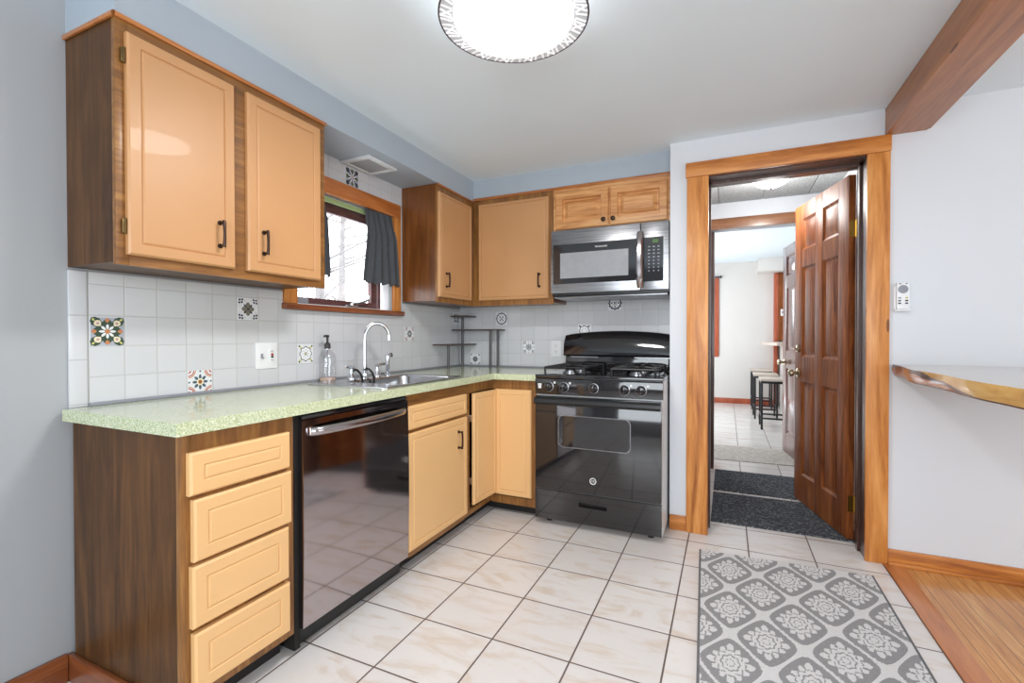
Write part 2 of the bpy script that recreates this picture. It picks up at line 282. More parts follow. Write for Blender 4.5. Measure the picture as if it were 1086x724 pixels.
# ---------------------------------------------------------------- mesh builder
class MB:
    def __init__(s): s.bm = bmesh.new(); s.mats = []; s.mi = 0
    def use(s, m):
        if m not in s.mats: s.mats.append(m)
        s.mi = s.mats.index(m); return s
    def face(s, vs):
        try: f = s.bm.faces.new(vs); f.material_index = s.mi; return f
        except ValueError: return None
    def box(s, x0, x1, y0, y1, z0, z1, bev=0.0, mat4=None):
        if x0 > x1: x0, x1 = x1, x0
        if y0 > y1: y0, y1 = y1, y0
        if z0 > z1: z0, z1 = z1, z0
        P = [(x0, y0, z0), (x1, y0, z0), (x1, y1, z0), (x0, y1, z0), (x0, y0, z1), (x1, y0, z1), (x1, y1, z1), (x0, y1, z1)]
        v = [s.bm.verts.new(mat4 @ Vector(p) if mat4 else p) for p in P]
        fs = [s.face([v[i] for i in q]) for q in ((3, 2, 1, 0), (4, 5, 6, 7), (0, 1, 5, 4), (1, 2, 6, 5), (2, 3, 7, 6), (3, 0, 4, 7))]
        bev = min(bev, 0.45 * min(x1 - x0, y1 - y0, z1 - z0))
        if bev > 0:
            es = list({e for f in fs for e in f.edges})
            r = bmesh.ops.bevel(s.bm, geom=es, offset=bev, segments=2, affect='EDGES', profile=0.6)
            for f in r['faces']: f.material_index = s.mi
        return s
    def loft(s, loops, cap0=True, cap1=True, closed=True):
        L = [[s.bm.verts.new(p) for p in lp] for lp in loops]
        for a, b in zip(L, L[1:]):
            n = len(a)
            for i in range(n if closed else n - 1): s.face([a[i], a[(i + 1) % n], b[(i + 1) % n], b[i]])
        if cap0: s.face(list(reversed(L[0])))
        if cap1: s.face(L[-1])
        return s
    def tube(s, pts, r, n=12, caps=True):
        pts = [Vector(p) for p in pts]; loops = []
        up = None
        for i, p in enumerate(pts):
            d = (pts[min(i + 1, len(pts) - 1)] - pts[max(i - 1, 0)]).normalized()
            if up is None: up = d.orthogonal().normalized()
            up = (up - d * up.dot(d)).normalized(); w = d.cross(up)
            rr = r[i] if isinstance(r, (list, tuple)) else r
            loops.append([p + (up * math.cos(2 * PI * k / n) + w * math.sin(2 * PI * k / n)) * rr for k in range(n)])
        return s.loft(loops, caps, caps)
    def lathe(s, prof, c, n=24, axis='z', caps=True):
        c = Vector(c); loops = []
        for r, h in prof:
            lp = []
            for k in range(n):
                a = 2 * PI * k / n; q = (r * math.cos(a), r * math.sin(a), h)
                q = {'z': (q[0], q[1], q[2]), 'x': (q[2], q[0], q[1]), 'y': (q[1], q[2], q[0])}[axis]
                lp.append(c + Vector(q))
            loops.append(lp)
        return s.loft(loops, caps, caps)
    def rect_rings(s, O, U, V, N, w, h, rings, cap=True, back=True):
        """nested rectangles: (inset, height) -> routed / raised panel fronts"""
        O, U, V, N = map(Vector, (O, U, V, N)); loops = []
        for ins, ht in rings:
            loops.append([O + U * a + V * b + N * ht for a, b in ((ins, ins), (w - ins, ins), (w - ins, h - ins), (ins, h - ins))])
        return s.loft(loops, back, cap)
    def prism(s, poly, d):
        d = Vector(d); return s.loft([[Vector(p) for p in poly], [Vector(p) + d for p in poly]])
    def obj(s, name, mat=None, parent=None, smooth=True, kind=None, label=None, angle=35):
        bmesh.ops.recalc_face_normals(s.bm, faces=s.bm.faces[:])
        me = bpy.data.meshes.new(name)
        if parent is not None: bmesh.ops.translate(s.bm, verts=s.bm.verts[:], vec=-abs_loc(parent))
        if smooth:
            for f in s.bm.faces: f.smooth = True
            lim = math.radians(angle)
            for e in s.bm.edges:
                if len(e.link_faces) == 2 and e.calc_face_angle(0) > lim: e.smooth = False
                elif len(e.link_faces) != 2: e.smooth = False
        s.bm.to_mesh(me); s.bm.free()
        o = bpy.data.objects.new(name, me); COL.objects.link(o)
        for m in (s.mats or [mat]): me.materials.append(M[m] if isinstance(m, str) else m)
        if parent is not None: o.parent = parent
        if kind: o['kind'] = kind
        if label: o['label'] = label
        return o
def abs_loc(o):
    v = Vector((0, 0, 0))
    while o is not None: v += o.location; o = o.parent
    return v
def tag(o, label, cat, group=None, kind=None):
    o['label'] = label; o['category'] = cat
    if group: o['group'] = group
    if kind: o['kind'] = kind
    return o
def thing(name, label, cat, loc=(0, 0, 0), group=None, kind=None):
    o = bpy.data.objects.new(name, None); COL.objects.link(o); o.location = loc; o.empty_display_size = 0.1
    return tag(o, label, cat, group, kind)
def struct(name, mb, mat, label, cat, **kw): return tag(mb.obj(name, mat, **kw), label, cat, kind='structure')
def copy_tree(o, parent=None):
    c = o.copy(); COL.objects.link(c); c.parent = parent
    for ch in list(o.children): copy_tree(ch, c)
    return c
X, Y, Z = Vector((1, 0, 0)), Vector((0, 1, 0)), Vector((0, 0, 1))
CEIL = 2.303; SOF = 2.156

# ---------------------------------------------------------------- structure
TX = 2.737; YD = -0.406
b = MB().box(-0.02, TX, -5.6, YD, -0.05, 0).box(1.2, 3.6, YD, 5.7, -0.05, 0).box(-0.02, 1.2, YD, 0.0, -0.05, 0)
struct('floor', b, 'floor', 'pale beige veined square floor tiles with dark grout', 'floor')
b = MB().box(TX + 0.085, 6.0, -5.6, YD, -0.05, 0.0)
struct('floor_hardwood', b, 'hardwood', 'orange hardwood strip floor at the right edge', 'floor')
b = MB().box(TX, TX + 0.085, -5.6, YD - 0.02, -0.05, 0.006, 0.004)
struct('trim_1', b, 'trim_y', 'wide threshold board between the tile floor and the hardwood', 'threshold')
# left wall with window opening
wy0, wy1, wz0, wz1 = -1.635, -0.872, 1.322, 1.940
b = MB().box(-0.13, 0, -5.6, wy0, 0, CEIL).box(-0.13, 0, wy1, 0.0, 0, CEIL).box(-0.13, 0, wy0, wy1, 0, wz0).box(-0.13, 0, wy0, wy1, wz1, CEIL)
struct('wall_left', b, 'wall', 'pale grey wall running past the end of the cabinets, holding the window', 'wall')
b = MB().box(-0.13, 1.70, 0, 0.12, 0, CEIL)
struct('wall_back', b, 'wall_white', 'wall behind the range and the corner cabinets', 'wall')
# doorway wall (forward of the back wall): left pier, head, right part
DL, DR, DH = 1.913, 2.665, 2.075
b = MB().box(1.702, DL - 0.02, YD, -0.21, 0, CEIL).box(DL - 0.02, DR + 0.02, YD, -0.21, DH + 0.02, CEIL).box(DR + 0.02, 6.0, YD, -0.21, 0, CEIL)
b.box(1.702, 1.78, -0.208, 0.12, 0, CEIL)
struct('wall_doorway', b, 'wall_white', 'white wall around the wood trimmed doorway and to its right', 'wall')
b = MB().box(-0.13, 6.0, -5.6, YD, CEIL, CEIL + 0.08).box(-0.13, 1.70, YD, 0.12, CEIL, CEIL + 0.08)
struct('ceiling', b, 'ceiling', 'smooth off-white kitchen ceiling', 'ceiling')
struct('wall_rear', MB().box(-0.13, 6.0, -5.7, -5.6, 0, CEIL), 'wall', 'grey wall behind the camera', 'wall')
struct('wall_right', MB().box(6.0, 6.1, -5.7, -0.2, 0, CEIL), 'wall_white', 'white wall at the far side of the dining space', 'wall')
# soffit
b = MB().box(0.0, 0.295, -2.548, 0.0, SOF, CEIL).box(0.295, 1.70, -0.295, 0.0, SOF + 0.02, CEIL)
struct('soffit', b, 'wall_blue', 'grey blue boxed soffit above the wall cabinets', 'soffit')
# backsplash tiles
TK = 0.008
b = MB()
b.box(0, TK, -2.497, -1.715, 0.914, 1.379).box(0, TK, -1.715, -0.80, 0.914, 1.29).box(0, TK, -0.80, 0.0, 0.914, 1.379)
b.box(0, TK, -1.715, -0.795, 2.034, SOF)
b.box(0, TK, -0.795, -0.772, 1.379, SOF)
struct('backsplash_left', b, 'tileA', 'white square wall tiles on the left wall behind the sink', 'tiles')
struct('trim_2', MB().box(0, TK + 0.003, -2.551, -2.498, 0.914, 1.379, 0.003), 'tileTrim', 'column of narrow white edge tiles at the left end of the backsplash', 'trim')
struct('backsplash_back', MB().box(TK, 1.70, -TK, 0, 0.914, 1.44), 'tileB', 'white square wall tiles behind the range', 'tiles')
struct('trim_3', MB().box(TK, TK + 0.012, -2.50, -0.02, 0.914, 0.926, 0.003).box(TK, 0.93, -0.02, -TK, 0.914, 0.926, 0.003), 'grey_plastic', 'thin grey strip sealing the counter to the tiles', 'trim')
# doorway casing + jamb
b = MB().box(1.797, 1.915, YD - 0.022, YD, 0, 2.082, 0.004)
struct('trim_4', b, 'trim_z', 'left orange pine casing of the doorway', 'door casing')
b = MB().box(DR - 0.004, 2.757, YD - 0.022, YD, 0, 2.082, 0.004)
struct('trim_5', b, 'trim_z', 'right orange pine casing of the doorway', 'door casing')
b = MB().box(1.790, 2.760, YD - 0.026, YD, 2.083, 2.166, 0.004)
struct('trim_6', b, 'trim_x', 'orange pine head board with knots above the doorway', 'door casing')
b = MB().box(DL - 0.02, DL, YD, -0.19, 0, DH).box(DR, DR + 0.02, YD, -0.19, 0, DH).box(DL - 0.02, DR + 0.02, YD, -0.19, DH, DH + 0.02)
b.box(DL, DL + 0.012, YD + 0.10, YD + 0.135, 0, DH).box(DR - 0.012, DR, YD + 0.10, YD + 0.135, 0, DH).box(DL, DR, YD + 0.10, YD + 0.135, DH - 0.014, DH)
struct('trim_7', b, 'jamb_dark', 'dark brown jamb lining the doorway', 'door jamb')
# beam
b = MB().box(2.737, 2.905, -5.6, YD, 2.166, CEIL, 0.005).box(2.905, 2.918, -5.6, YD, 2.172, 2.196, 0.003)
struct('beam', b, 'beam', 'long orange brown wooden beam under the ceiling at the right', 'beam')
# baseboards
struct('baseboard_right', MB().box(2.758, 6.0, YD - 0.016, YD, 0, 0.078, 0.005).box(2.758, 6.0, YD - 0.03, YD - 0.016, 0, 0.018, 0.005), 'trim_x', 'orange pine baseboard on the white wall right of the doorway', 'baseboard')
struct('baseboard_back', MB().box(1.703, 1.796, YD - 0.014, YD, 0, 0.088, 0.004), 'trim_x', 'short pine baseboard between the range and the doorway', 'baseboard')
struct('baseboard_left', MB().box(0, 0.016, -5.6, -2.563, 0, 0.095, 0.004), 'base_red', 'reddish brown baseboard along the grey wall', 'baseboard')
struct('baseboard_end', MB().box(0.0005, 0.52, -2.562, -2.546, 0, 0.09, 0.004), 'base_redx', 'reddish brown baseboard along the foot of the cabinet end panel', 'baseboard')

# ---------------------------------------------------------------- vestibule and far room
V0, V1 = -0.21, 1.10
b = MB().box(1.70, 1.78, 0.12, V1, 0, CEIL).box(2.78, 2.86, -0.21, V1, 0, CEIL)
struct('wall_vestibule', b, 'wall_white', 'white side walls of the entry behind the doorway', 'wall')
b = MB().box(1.70, 1.875, V1, V1 + 0.12, 0, 2.46).box(1.875, 2.70, V1, V1 + 0.12, 2.08, 2.46).box(2.70, 2.86, V1, V1 + 0.12, 0, 2.46)
struct('wall_inner', b, 'wall_white', 'white panelled wall above the second doorway', 'wall')
b = MB()
for i in range(4): b.box(1.78 + 0.29 * i - 0.35, 1.78 + 0.29 * (i + 1) - 0.354, -0.21, V1, CEIL, CEIL + 0.05, 0.003)
struct('ceiling_vestibule', MB().box(1.70, 2.86, -0.21, V1, CEIL + 0.012, CEIL + 0.06), 'vent_in', 'grey seams of the entry ceiling', 'ceiling')
b.bm.free(); b = MB()
for i in range(4): b.box(1.62 + 0.33 * i, 1.62 + 0.33 * (i + 1) - 0.006, -0.209, V1 - 0.001, CEIL, CEIL + 0.012, 0.002)
struct('ceiling_panels', b, 'texture_ceiling', 'stippled grey ceiling panels over the entry', 'ceiling')
b = MB().box(1.80, 2.76, V1 - 0.02, V1, 2.08, 2.17, 0.003)
struct('trim_8', b, 'jamb_mid', 'brown wood head casing of the second doorway', 'door casing')
b = MB().box(1.80, 1.876, V1 - 0.02, V1, 0, 2.079, 0.003).box(1.876, 1.912, V1 - 0.02, V1 + 0.13, 0, 2.06, 0.002)
struct('trim_9', b, 'jamb_dark', 'dark brown left jamb of the second doorway', 'door jamb')
b = MB().box(0.6, 3.4, 5.6, 5.7, 0, 2.45)
struct('wall_far', b, 'far_wall', 'pale wall at the end of the far room', 'wall')
b = MB().box(0.6, 3.6, V1 + 0.12, 5.7, 2.43, 2.5)
struct('ceiling_far', b, 'ceiling', 'white ceiling of the far room', 'ceiling')
b = MB().box(0.5, 0.6, V1 + 0.12, 5.7, 0, 2.45).box(0.5, 1.70, V1, V1 + 0.12, 0, 2.45)
struct('wall_far_left', b, 'far_wall', 'left wall of the far room', 'wall')
b = MB().box(3.4, 3.5, V1 + 0.12, 5.7, 0, 2.45).box(2.86, 3.5, V1, V1 + 0.12, 0, 2.45)
struct('wall_far_right', b, 'far_wall', 'right wall of the far room', 'wall')
struct('baseboard_far', MB().box(0.6, 2.72, 5.585, 5.6, 0, 0.09, 0.003), 'red_wood', 'red stained baseboard of the far room', 'baseboard')
b = MB().box(2.72, 2.78, 5.50, 5.6, 0, 2.2, 0.003)
struct('trim_10', b, 'red_wood', 'red stained wooden post at the end of the far room', 'post')
struct('trim_11', MB().box(2.781, 3.05, 5.50, 5.6, 1.09, 2.2, 0.003), 'door_wood', 'brown wood panelling beside the red post', 'panel')
struct('trim_12', MB().box(2.475, 3.3, 5.25, 5.6, 2.21, 2.43, 0.004), 'far_wall', 'white boxed duct under the far room ceiling', 'duct')
b = MB().box(1.60, 1.885, 5.57, 5.6, 0.80, 2.17, 0.004)
struct('window_2', b, 'red_wood', 'red stained window casing at the far room wall', 'window casing')
rod = thing('curtain_rod', 'dark curtain rod end above the red window casing in the far room', 'curtain rod', (1.75, 5.55, 2.19))
MB().tube([(1.55, 5.55, 2.185), (1.90, 5.55, 2.185)], 0.012).lathe([(0.004, 0), (0.022, 0.006), (0.022, 0.03), (0.004, 0.036)], (1.90, 5.55, 2.185), 12, 'x').obj('rod', 'black_satin', rod)
MB().tube([(1.7, 5.55, 2.185), (1.7, 5.6, 2.185)], 0.008).obj('bracket', 'black_satin', rod)
th = thing('thermostat', 'small white box with grey window on the far room panelling', 'thermostat', (2.85, 5.49, 1.54))
MB().box(2.815, 2.885, 5.475, 5.50, 1.49, 1.60, 0.004).obj('case', 'white_plastic', th)
MB().box(2.83, 2.87, 5.472, 5.475, 1.53, 1.57).obj('screen', 'grey_plastic', th)

# ---------------------------------------------------------------- base cabinets
FX = 0.60
def frame_boxes(b, x, ys, zs): pass
def bar_pull(parent, p, vertical, n, ln=0.088):
    """bronze bar handle centred on p, standing off along n"""
    p, n = Vector(p), Vector(n); a = Z if vertical else n.cross(Z)
    h = ln / 2; b = MB()
    side = n.cross(a)
    for s_ in (-1, 1):
        c = p + a * (s_ * h)
        b.tube([c, c + n * 0.005, c + n * 0.007], [0.0085, 0.0085, 0.006], 12); b.tube([c, c + n * 0.024], 0.0048, 10)
    pts = [p + n * 0.024 - a * (h + 0.006), p + n * 0.027 - a * (h * 0.6), p + n * 0.028, p + n * 0.027 + a * (h * 0.6), p + n * 0.024 + a * (h + 0.006)]
    b.tube(pts, [0.0062, 0.0055, 0.0050, 0.0055, 0.0062], 10)
    return b.obj('handle', 'bronze', parent, label='bronze bar handle')
def hinge(parent, x, y, z, mat='old_brass'):
    return MB().box(x - 0.002, x + 0.006, y - 0.008, y + 0.004, z - 0.022, z + 0.022, 0.001).tube([(x + 0.006, y, z - 0.024), (x + 0.006, y, z + 0.024)], 0.004, 8).obj('hinge', mat, parent, label='small brass hinge')
def panel_x(name, mat, parent, x, y0, y1, z0, z1, th=0.02, ins=0.032):
    return MB().rect_rings((x, y0, z0), Y, Z, X, y1 - y0, z1 - z0, [(0, 0), (0, th - 0.006), (0.006, th), (ins, th), (ins + 0.003, th - 0.004), (ins + 0.007, th - 0.001), (ins + 0.010, th)]).obj(name, mat, parent, angle=12)
def panel_y(name, mat, parent, y, x0, x1, z0, z1, th=0.02, ins=0.032):
    return MB().rect_rings((x0, y, z0), X, Z, -Y, x1 - x0, z1 - z0, [(0, 0), (0, th - 0.006), (0.006, th), (ins, th), (ins + 0.003, th - 0.004), (ins + 0.007, th - 0.001), (ins + 0.010, th)]).obj(name, mat, parent, angle=12)

CT = 0.875   # underside of worktop
t = thing('drawer_cabinet', 'brown base cabinet with four tan drawer fronts at the near end of the counter', 'cabinet', (0.3, -2.35, 0))
b = MB().box(0.017, FX - 0.02, -2.545, -2.535, 0.0, CT).box(0.017, FX - 0.02, -2.535, -2.165, 0.10, CT)
b.obj('end_panel', 'side_brown', t, label='dark stained plywood end panel')
b = MB().box(FX - 0.02, FX, -2.5455, -2.515, 0.0, CT, 0.002).box(FX - 0.02, FX, -2.19, -2.162, 0.085, CT, 0.002).box(FX - 0.02, FX, -2.515, -2.19, 0.815, CT).box(FX - 0.02, FX, -2.515, -2.19, 0.085, 0.115)
for z in (0.690, 0.490, 0.292): b.box(FX - 0.02, FX - 0.001, -2.515, -2.19, z - 0.012, z + 0.012)
b.obj('face_frame', 'frame_v', t)
MB().box(0.45, 0.53, -2.535, -2.165, 0.0, 0.10).obj('toe_kick', 'black_matte', t)
for (y0, y1, z0, z1) in ((-2.529, -2.190, 0.695, 0.819), (-2.518, -2.184, 0.500, 0.681), (-2.523, -2.196, 0.308, 0.488), (-2.519, -2.192, 0.118, 0.291)):
    panel_x('drawer', 'tan_low', t, FX, y0, y1, z0, z1, 0.022, 0.038)

# dishwasher
t = thing('dishwasher', 'dark stainless dishwasher with a curved bar handle under the counter', 'dishwasher', (0.3, -1.84, 0))
MB().box(0.05, 0.60, -2.135, -1.53, 0.10, 0.868).obj('tub', 'black_satin', t)
MB().box(0.55, 0.60, -2.160, -2.136, 0.02, 0.868).obj('side_gap_shade', 'void', t)  # dark block added to paint the shade of the gap beside the tub
MB().box(0.55, 0.60, -1.529, -1.516, 0.1, 0.868).obj('side_gap_shade', 'void', t)  # same painted gap shade on the sink side
b = MB(); n = 16; prof = []
for i in range(n + 1):
    z = 0.095 + (0.85 - 0.095) * i / n; prof.append((0.622 + 0.007 * math.sin(PI * i / n), z))
loops = [[(0.602, y, z), (x, y, z)] for x, z in prof for y in (0,)]
poly = [(x, -2.142, z) for x, z in prof] + [(0.602, -2.142, 0.85), (0.602, -2.142, 0.095)]
b.prism(poly, (0, 0.616, 0)).obj('door', 'dw_steel', t, angle=30)
b = MB(); loops = []
for i in range(25):
    s_ = i / 24; y = -2.112 + 0.551 * s_; bow = math.sin(PI * s_) ** 0.5 if 0 < s_ < 1 else 0
    x = 0.632 + 0.040 * bow; zc = 0.806; hh = 0.016
    loops.append([(x - 0.006, y, zc - hh), (x + 0.006, y, zc - hh * 0.7), (x + 0.009, y, zc), (x + 0.006, y, zc + hh * 0.7), (x - 0.006, y, zc + hh)])
b.loft(loops).obj('handle', 'dw_handle', t, angle=60, label='bowed bright steel bar handle')
MB().box(0.50, 0.575, -2.15, -1.53, 0.012, 0.094, 0.003).obj('toe_panel', 'black_satin', t)
MB().box(0.603, 0.62, -2.14, -1.528, 0.853, 0.866, 0.002).obj('control_strip', 'black_gloss', t)
for y in (-2.08, -1.58): MB().lathe([(0.016, 0), (0.016, 0.012), (0.008, 0.013), (0.008, 0.10)], (0.3, y, 0), 10).obj('foot', 'black_satin', t)

# sink base
t = thing('sink_cabinet', 'brown base cabinet under the sink with one tan door and a false drawer', 'cabinet', (0.3, -1.2, 0))
MB().box(0.02, FX - 0.02, -1.510, -1.49, 0.10, CT).box(0.02, FX - 0.02, -0.925, -0.906, 0.10, CT).box(0.02, FX - 0.02, -1.49, -0.925, 0.10, 0.12).obj('body', 'side_brown', t)
b = MB().box(FX - 0.02, FX, -1.513, -1.49, 0.075, CT).box(FX - 0.02, FX, -0.955, -0.905, 0.075, CT).box(FX - 0.02, FX, -1.49, -0.955, 0.795, CT).box(FX - 0.02, FX, -1.49, -0.955, 0.07, 0.115).box(FX - 0.02, FX - 0.001, -1.49, -0.955, 0.675, 0.71)
b.obj('face_frame', 'frame_y', t)
panel_x('drawer_front', 'tan_low', t, FX, -1.512, -0.955, 0.700, 0.815, 0.02, 0.03)
d = panel_x('door', 'tan_low', t, FX, -1.510, -0.950, 0.105, 0.682, 0.02, 0.03)
bar_pull(d, (FX + 0.02, -1.055, 0.565), True, X, 0.09)
for z in (0.21, 0.58): hinge(d, FX + 0.004, -1.512, z)
MB().box(0.45, 0.53, -1.513, -0.906, 0.0, 0.10).obj('toe_kick', 'black_matte', t)

# corner base
t = thing('corner_cabinet', 'L shaped corner base cabinet with a tan folding corner door left ajar', 'cabinet', (0.35, -0.35, 0))
b = MB().box(0.02, 0.04, -0.90, -0.02, 0.1, CT).box(0.02, 0.925, -0.04, -0.02, 0.1, CT).box(0.905, 0.925, -0.58, -0.04, 0.1, CT).box(0.04, 0.56, -0.90, -0.04, 0.10, 0.12).box(0.56, 0.905, -0.56, -0.04, 0.10, 0.12)
b.obj('body', 'side_brown', t)
b = MB().box(FX - 0.02, FX, -0.904, -0.895, 0.075, CT).box(FX - 0.02, FX, -0.895, -0.60, 0.812, CT).box(FX - 0.02, FX, -0.895, -0.60, 0.075, 0.105)
b.box(FX, 0.885, -0.60, -0.58, 0.812, CT).box(FX, 0.885, -0.60, -0.58, 0.065, 0.115).box(0.885, 0.928, -0.60, -0.58, 0.065, CT)
b.obj('face_frame', 'frame_v', t)
MB().rect_rings((0.612, -0.885, 0.135), Vector((0.02, 0.268, 0)).normalized(), Z, Vector((0.268, -0.02, 0)).normalized(), 0.268, 0.675, [(0, 0), (0, 0.012), (0.006, 0.018), (0.03, 0.018), (0.033, 0.014), (0.037, 0.017), (0.04, 0.018)]).obj('door', 'tan_low', t, angle=12, label='tan door leaf left ajar')
panel_y('door', 'tan_low', t, -0.60, 0.635, 0.888, 0.125, 0.813, 0.02, 0.03)
MB().box(0.45, 0.53, -0.905, -0.45, 0.0, 0.10).box(0.53, 0.925, -0.53, -0.45, 0.0, 0.10).obj('toe_kick', 'black_matte', t)
for z in (0.66, 0.28): MB().box(0.601, 0.609, -0.893, -0.886, z - 0.02, z + 0.02, 0.001).obj('hinge', 'chrome', t)

# worktop with sink hole
sx0, sx1, sy0, sy1 = 0.125, 0.575, -1.512, -0.975
b = MB(); z0, z1 = 0.876, 0.914
b.box(TK + 0.012, 0.635, -2.574, sy0, z0, z1).box(TK + 0.012, sx0, sy0, sy1, z0, z1).box(sx1, 0.635, sy0, sy1, z0, z1).box(TK + 0.012, 0.635, sy1, -0.02, z0, z1).box(0.635, 0.930, -0.635, -0.02, z0, z1)
tag(b.obj('worktop', 'counter'), 'green speckled laminate worktop running round the corner', 'countertop')

# sink
def rrect(x0, x1, y0, y1, r, z, n=6):
    pts = []
    for cx, cy, a0 in ((x1 - r, y1 - r, 0), (x0 + r, y1 - r, PI / 2), (x0 + r, y0 + r, PI), (x1 - r, y0 + r, 1.5 * PI)):
        for k in range(n + 1):
            a = a0 + PI / 2 * k / n; pts.append((cx + r * math.cos(a), cy + r * math.sin(a), z))
    return pts
t = thing('sink', 'stainless steel drop-in sink set into the green worktop', 'sink', (0.35, -1.3, 0.914))
b = MB()
b.loft([rrect(0.095, 0.598, -1.662, -0.952, 0.03, 0.9145), rrect(0.095, 0.598, -1.662, -0.952, 0.03, 0.919), rrect(0.10, 0.593, -1.657, -0.957, 0.03, 0.9215), rrect(0.108, 0.585, -1.649, -0.965, 0.03, 0.919),
        rrect(0.185, 0.565, -1.495, -0.995, 0.06, 0.918), rrect(0.190, 0.560, -1.49, -1.000, 0.06, 0.910), rrect(0.198, 0.552, -1.48, -1.01, 0.06, 0.75), rrect(0.225, 0.525, -1.455, -1.035, 0.05, 0.735)], False, True)
b.obj('bowl', 'steel_sink', t, angle=50)
MB().lathe([(0.045, 0.736), (0.045, 0.740), (0.034, 0.738), (0.030, 0.7355)], (0.37, -1.3, 0), 20).obj('drain', 'chrome', t)
# faucet
t = thing('faucet', 'chrome gooseneck kitchen faucet behind the sink', 'faucet', (0.14, -1.283, 0.919))
fz = 0.9195
pts = [(0.14, -1.283, fz + 0.02), (0.14, -1.283, 1.12)]
d = Vector((0.072, 0.125, 0)); 
for i in range(1, 15):
    a = PI * i / 14 * 0.93
    q = Vector((0.14, -1.283, 1.145)) + d * (0.5 - 0.5 * math.cos(a)) + Z * 0.085 * math.sin(a); pts.append(q)
MB().tube(pts, [0.012, 0.0115] + [0.0105] * 14, 16).tube([pts[-1], pts[-1] - Z * 0.03], [0.0115, 0.0125], 14).obj('spout', 'chrome', t)
MB().lathe([(0.026, fz), (0.026, fz + 0.006), (0.019, fz + 0.014), (0.017, fz + 0.05), (0.014, fz + 0.055)], (0.14, -1.283, 0), 20).obj('base', 'chrome', t)
for y, dy in ((-1.385, -0.06), (-1.18, 0.055)):
    MB().lathe([(0.024, fz), (0.024, fz + 0.006), (0.019, fz + 0.016), (0.012, fz + 0.055), (0.014, fz + 0.066), (0.009, fz + 0.075)], (0.14, y, 0), 20).tube([(0.14, y, fz + 0.066), (0.145, y + dy * 0.6, fz + 0.07), (0.15, y + dy, fz + 0.074)], [0.006, 0.008, 0.009], 12).obj('lever', 'chrome', t)
t = thing('side_sprayer', 'chrome side sprayer on the sink ledge at the right of the faucet', 'sprayer', (0.14, -1.085, 0.919))
MB().lathe([(0.02, fz), (0.02, fz + 0.008), (0.015, fz + 0.014)], (0.14, -1.085, 0), 16).obj('base', 'chrome', t)
MB().lathe([(0.012, fz + 0.014), (0.014, fz + 0.03), (0.013, fz + 0.09), (0.016, fz + 0.115), (0.012, fz + 0.128)], (0.14, -1.085, 0), 16).tube([(0.14, -1.085, fz + 0.118), (0.165, -1.075, fz + 0.126)], [0.012, 0.013], 12).obj('spray_head', 'chrome', t)
for y, lb in ((-1.392, 'left black wire hook standing over the rear rim of the sink'), (-1.300, 'right black wire hook standing over the rear rim of the sink')):
    t = thing('wire_hook', lb, 'hook', (0.2, y, 0.919), 'wire hooks on the sink')
    MB().tube([(0.205, y + 0.02, 0.86), (0.203, y + 0.02, 0.925), (0.200, y + 0.010, 0.952), (0.198, y - 0.012, 0.972), (0.197, y - 0.03, 0.978), (0.196, y - 0.04, 0.972)], 0.0062, 10).obj('wire', 'black_satin', t)
    MB().lathe([(0.003, 0), (0.009, 0.002), (0.009, 0.008), (0.003, 0.010)], (0.196, y - 0.04, 0.966), 10).obj('tip', 'black_satin', t)

# soap bottle
bx, by = 0.060, -1.480
t = thing('soap_bottle', 'clear plastic soap pump bottle on the worktop by the tiles', 'soap bottle', (bx, by, 0.914))
zz = 0.9145
MB().lathe([(0.040, zz), (0.043, zz + 0.006), (0.043, zz + 0.125), (0.038, zz + 0.145), (0.018, zz + 0.165), (0.014, zz + 0.17), (0.014, zz + 0.185)], (bx, by, 0), 28).obj('bottle', 'bottle', t)
MB().lathe([(0.038, zz + 0.002), (0.0405, zz + 0.007), (0.0405, zz + 0.022), (0.002, zz + 0.023)], (bx, by, 0), 24).obj('soap', 'soap', t, label='pinkish soap left in the bottom')
MB().lathe([(0.016, zz + 0.175), (0.016, zz + 0.20), (0.010, zz + 0.206), (0.006, zz + 0.21), (0.006, zz + 0.235), (0.010, zz + 0.238), (0.010, zz + 0.248), (0.003, zz + 0.25)], (bx, by, 0), 16).tube([(bx, by, zz + 0.243), (bx + 0.012, by - 0.03, zz + 0.244), (bx + 0.014, by - 0.036, zz + 0.238)], [0.006, 0.005, 0.004], 10).obj('pump', 'dark_plastic', t)
MB().tube([(bx, by, zz + 0.01), (bx, by, zz + 0.17)], 0.003, 8).obj('dip_tube', 'grey_plastic', t)
def text(body, size, loc, rot, mat, parent, name='lettering', extrude=0.0004):
    c = bpy.data.curves.new(name, 'FONT'); c.body = body; c.size = size; c.extrude = extrude; c.align_x = 'CENTER'; c.align_y = 'CENTER'; c.materials.append(M[mat])
    o = bpy.data.objects.new(name, c); COL.objects.link(o); o.parent = parent
    
    me = bpy.data.meshes.new_from_object(o.evaluated_get(bpy.context.evaluated_depsgraph_get())); me.materials.clear(); me.materials.append(M[mat]); bpy.data.objects.remove(o)
    o = bpy.data.objects.new(name, me); COL.objects.link(o); o.parent = parent; o.location = Vector(loc) - abs_loc(parent); o.rotation_euler = rot; return o
ang = math.atan2(-3.363 - by, 2.013 - bx)
text('MINT', 0.03, (bx + 0.0434 * math.cos(ang), by + 0.0434 * math.sin(ang), zz + 0.075), Matrix(((0, -math.sin(ang), math.cos(ang)), (0, math.cos(ang), math.sin(ang)), (1, 0, 0))).to_euler() if False else (Matrix.Rotation(ang + PI / 2, 3, 'Z') @ Matrix.Rotation(PI / 2, 3, 'X') @ Matrix.Rotation(PI / 2, 3, 'Z')).to_euler(), 'grey_plastic', t)

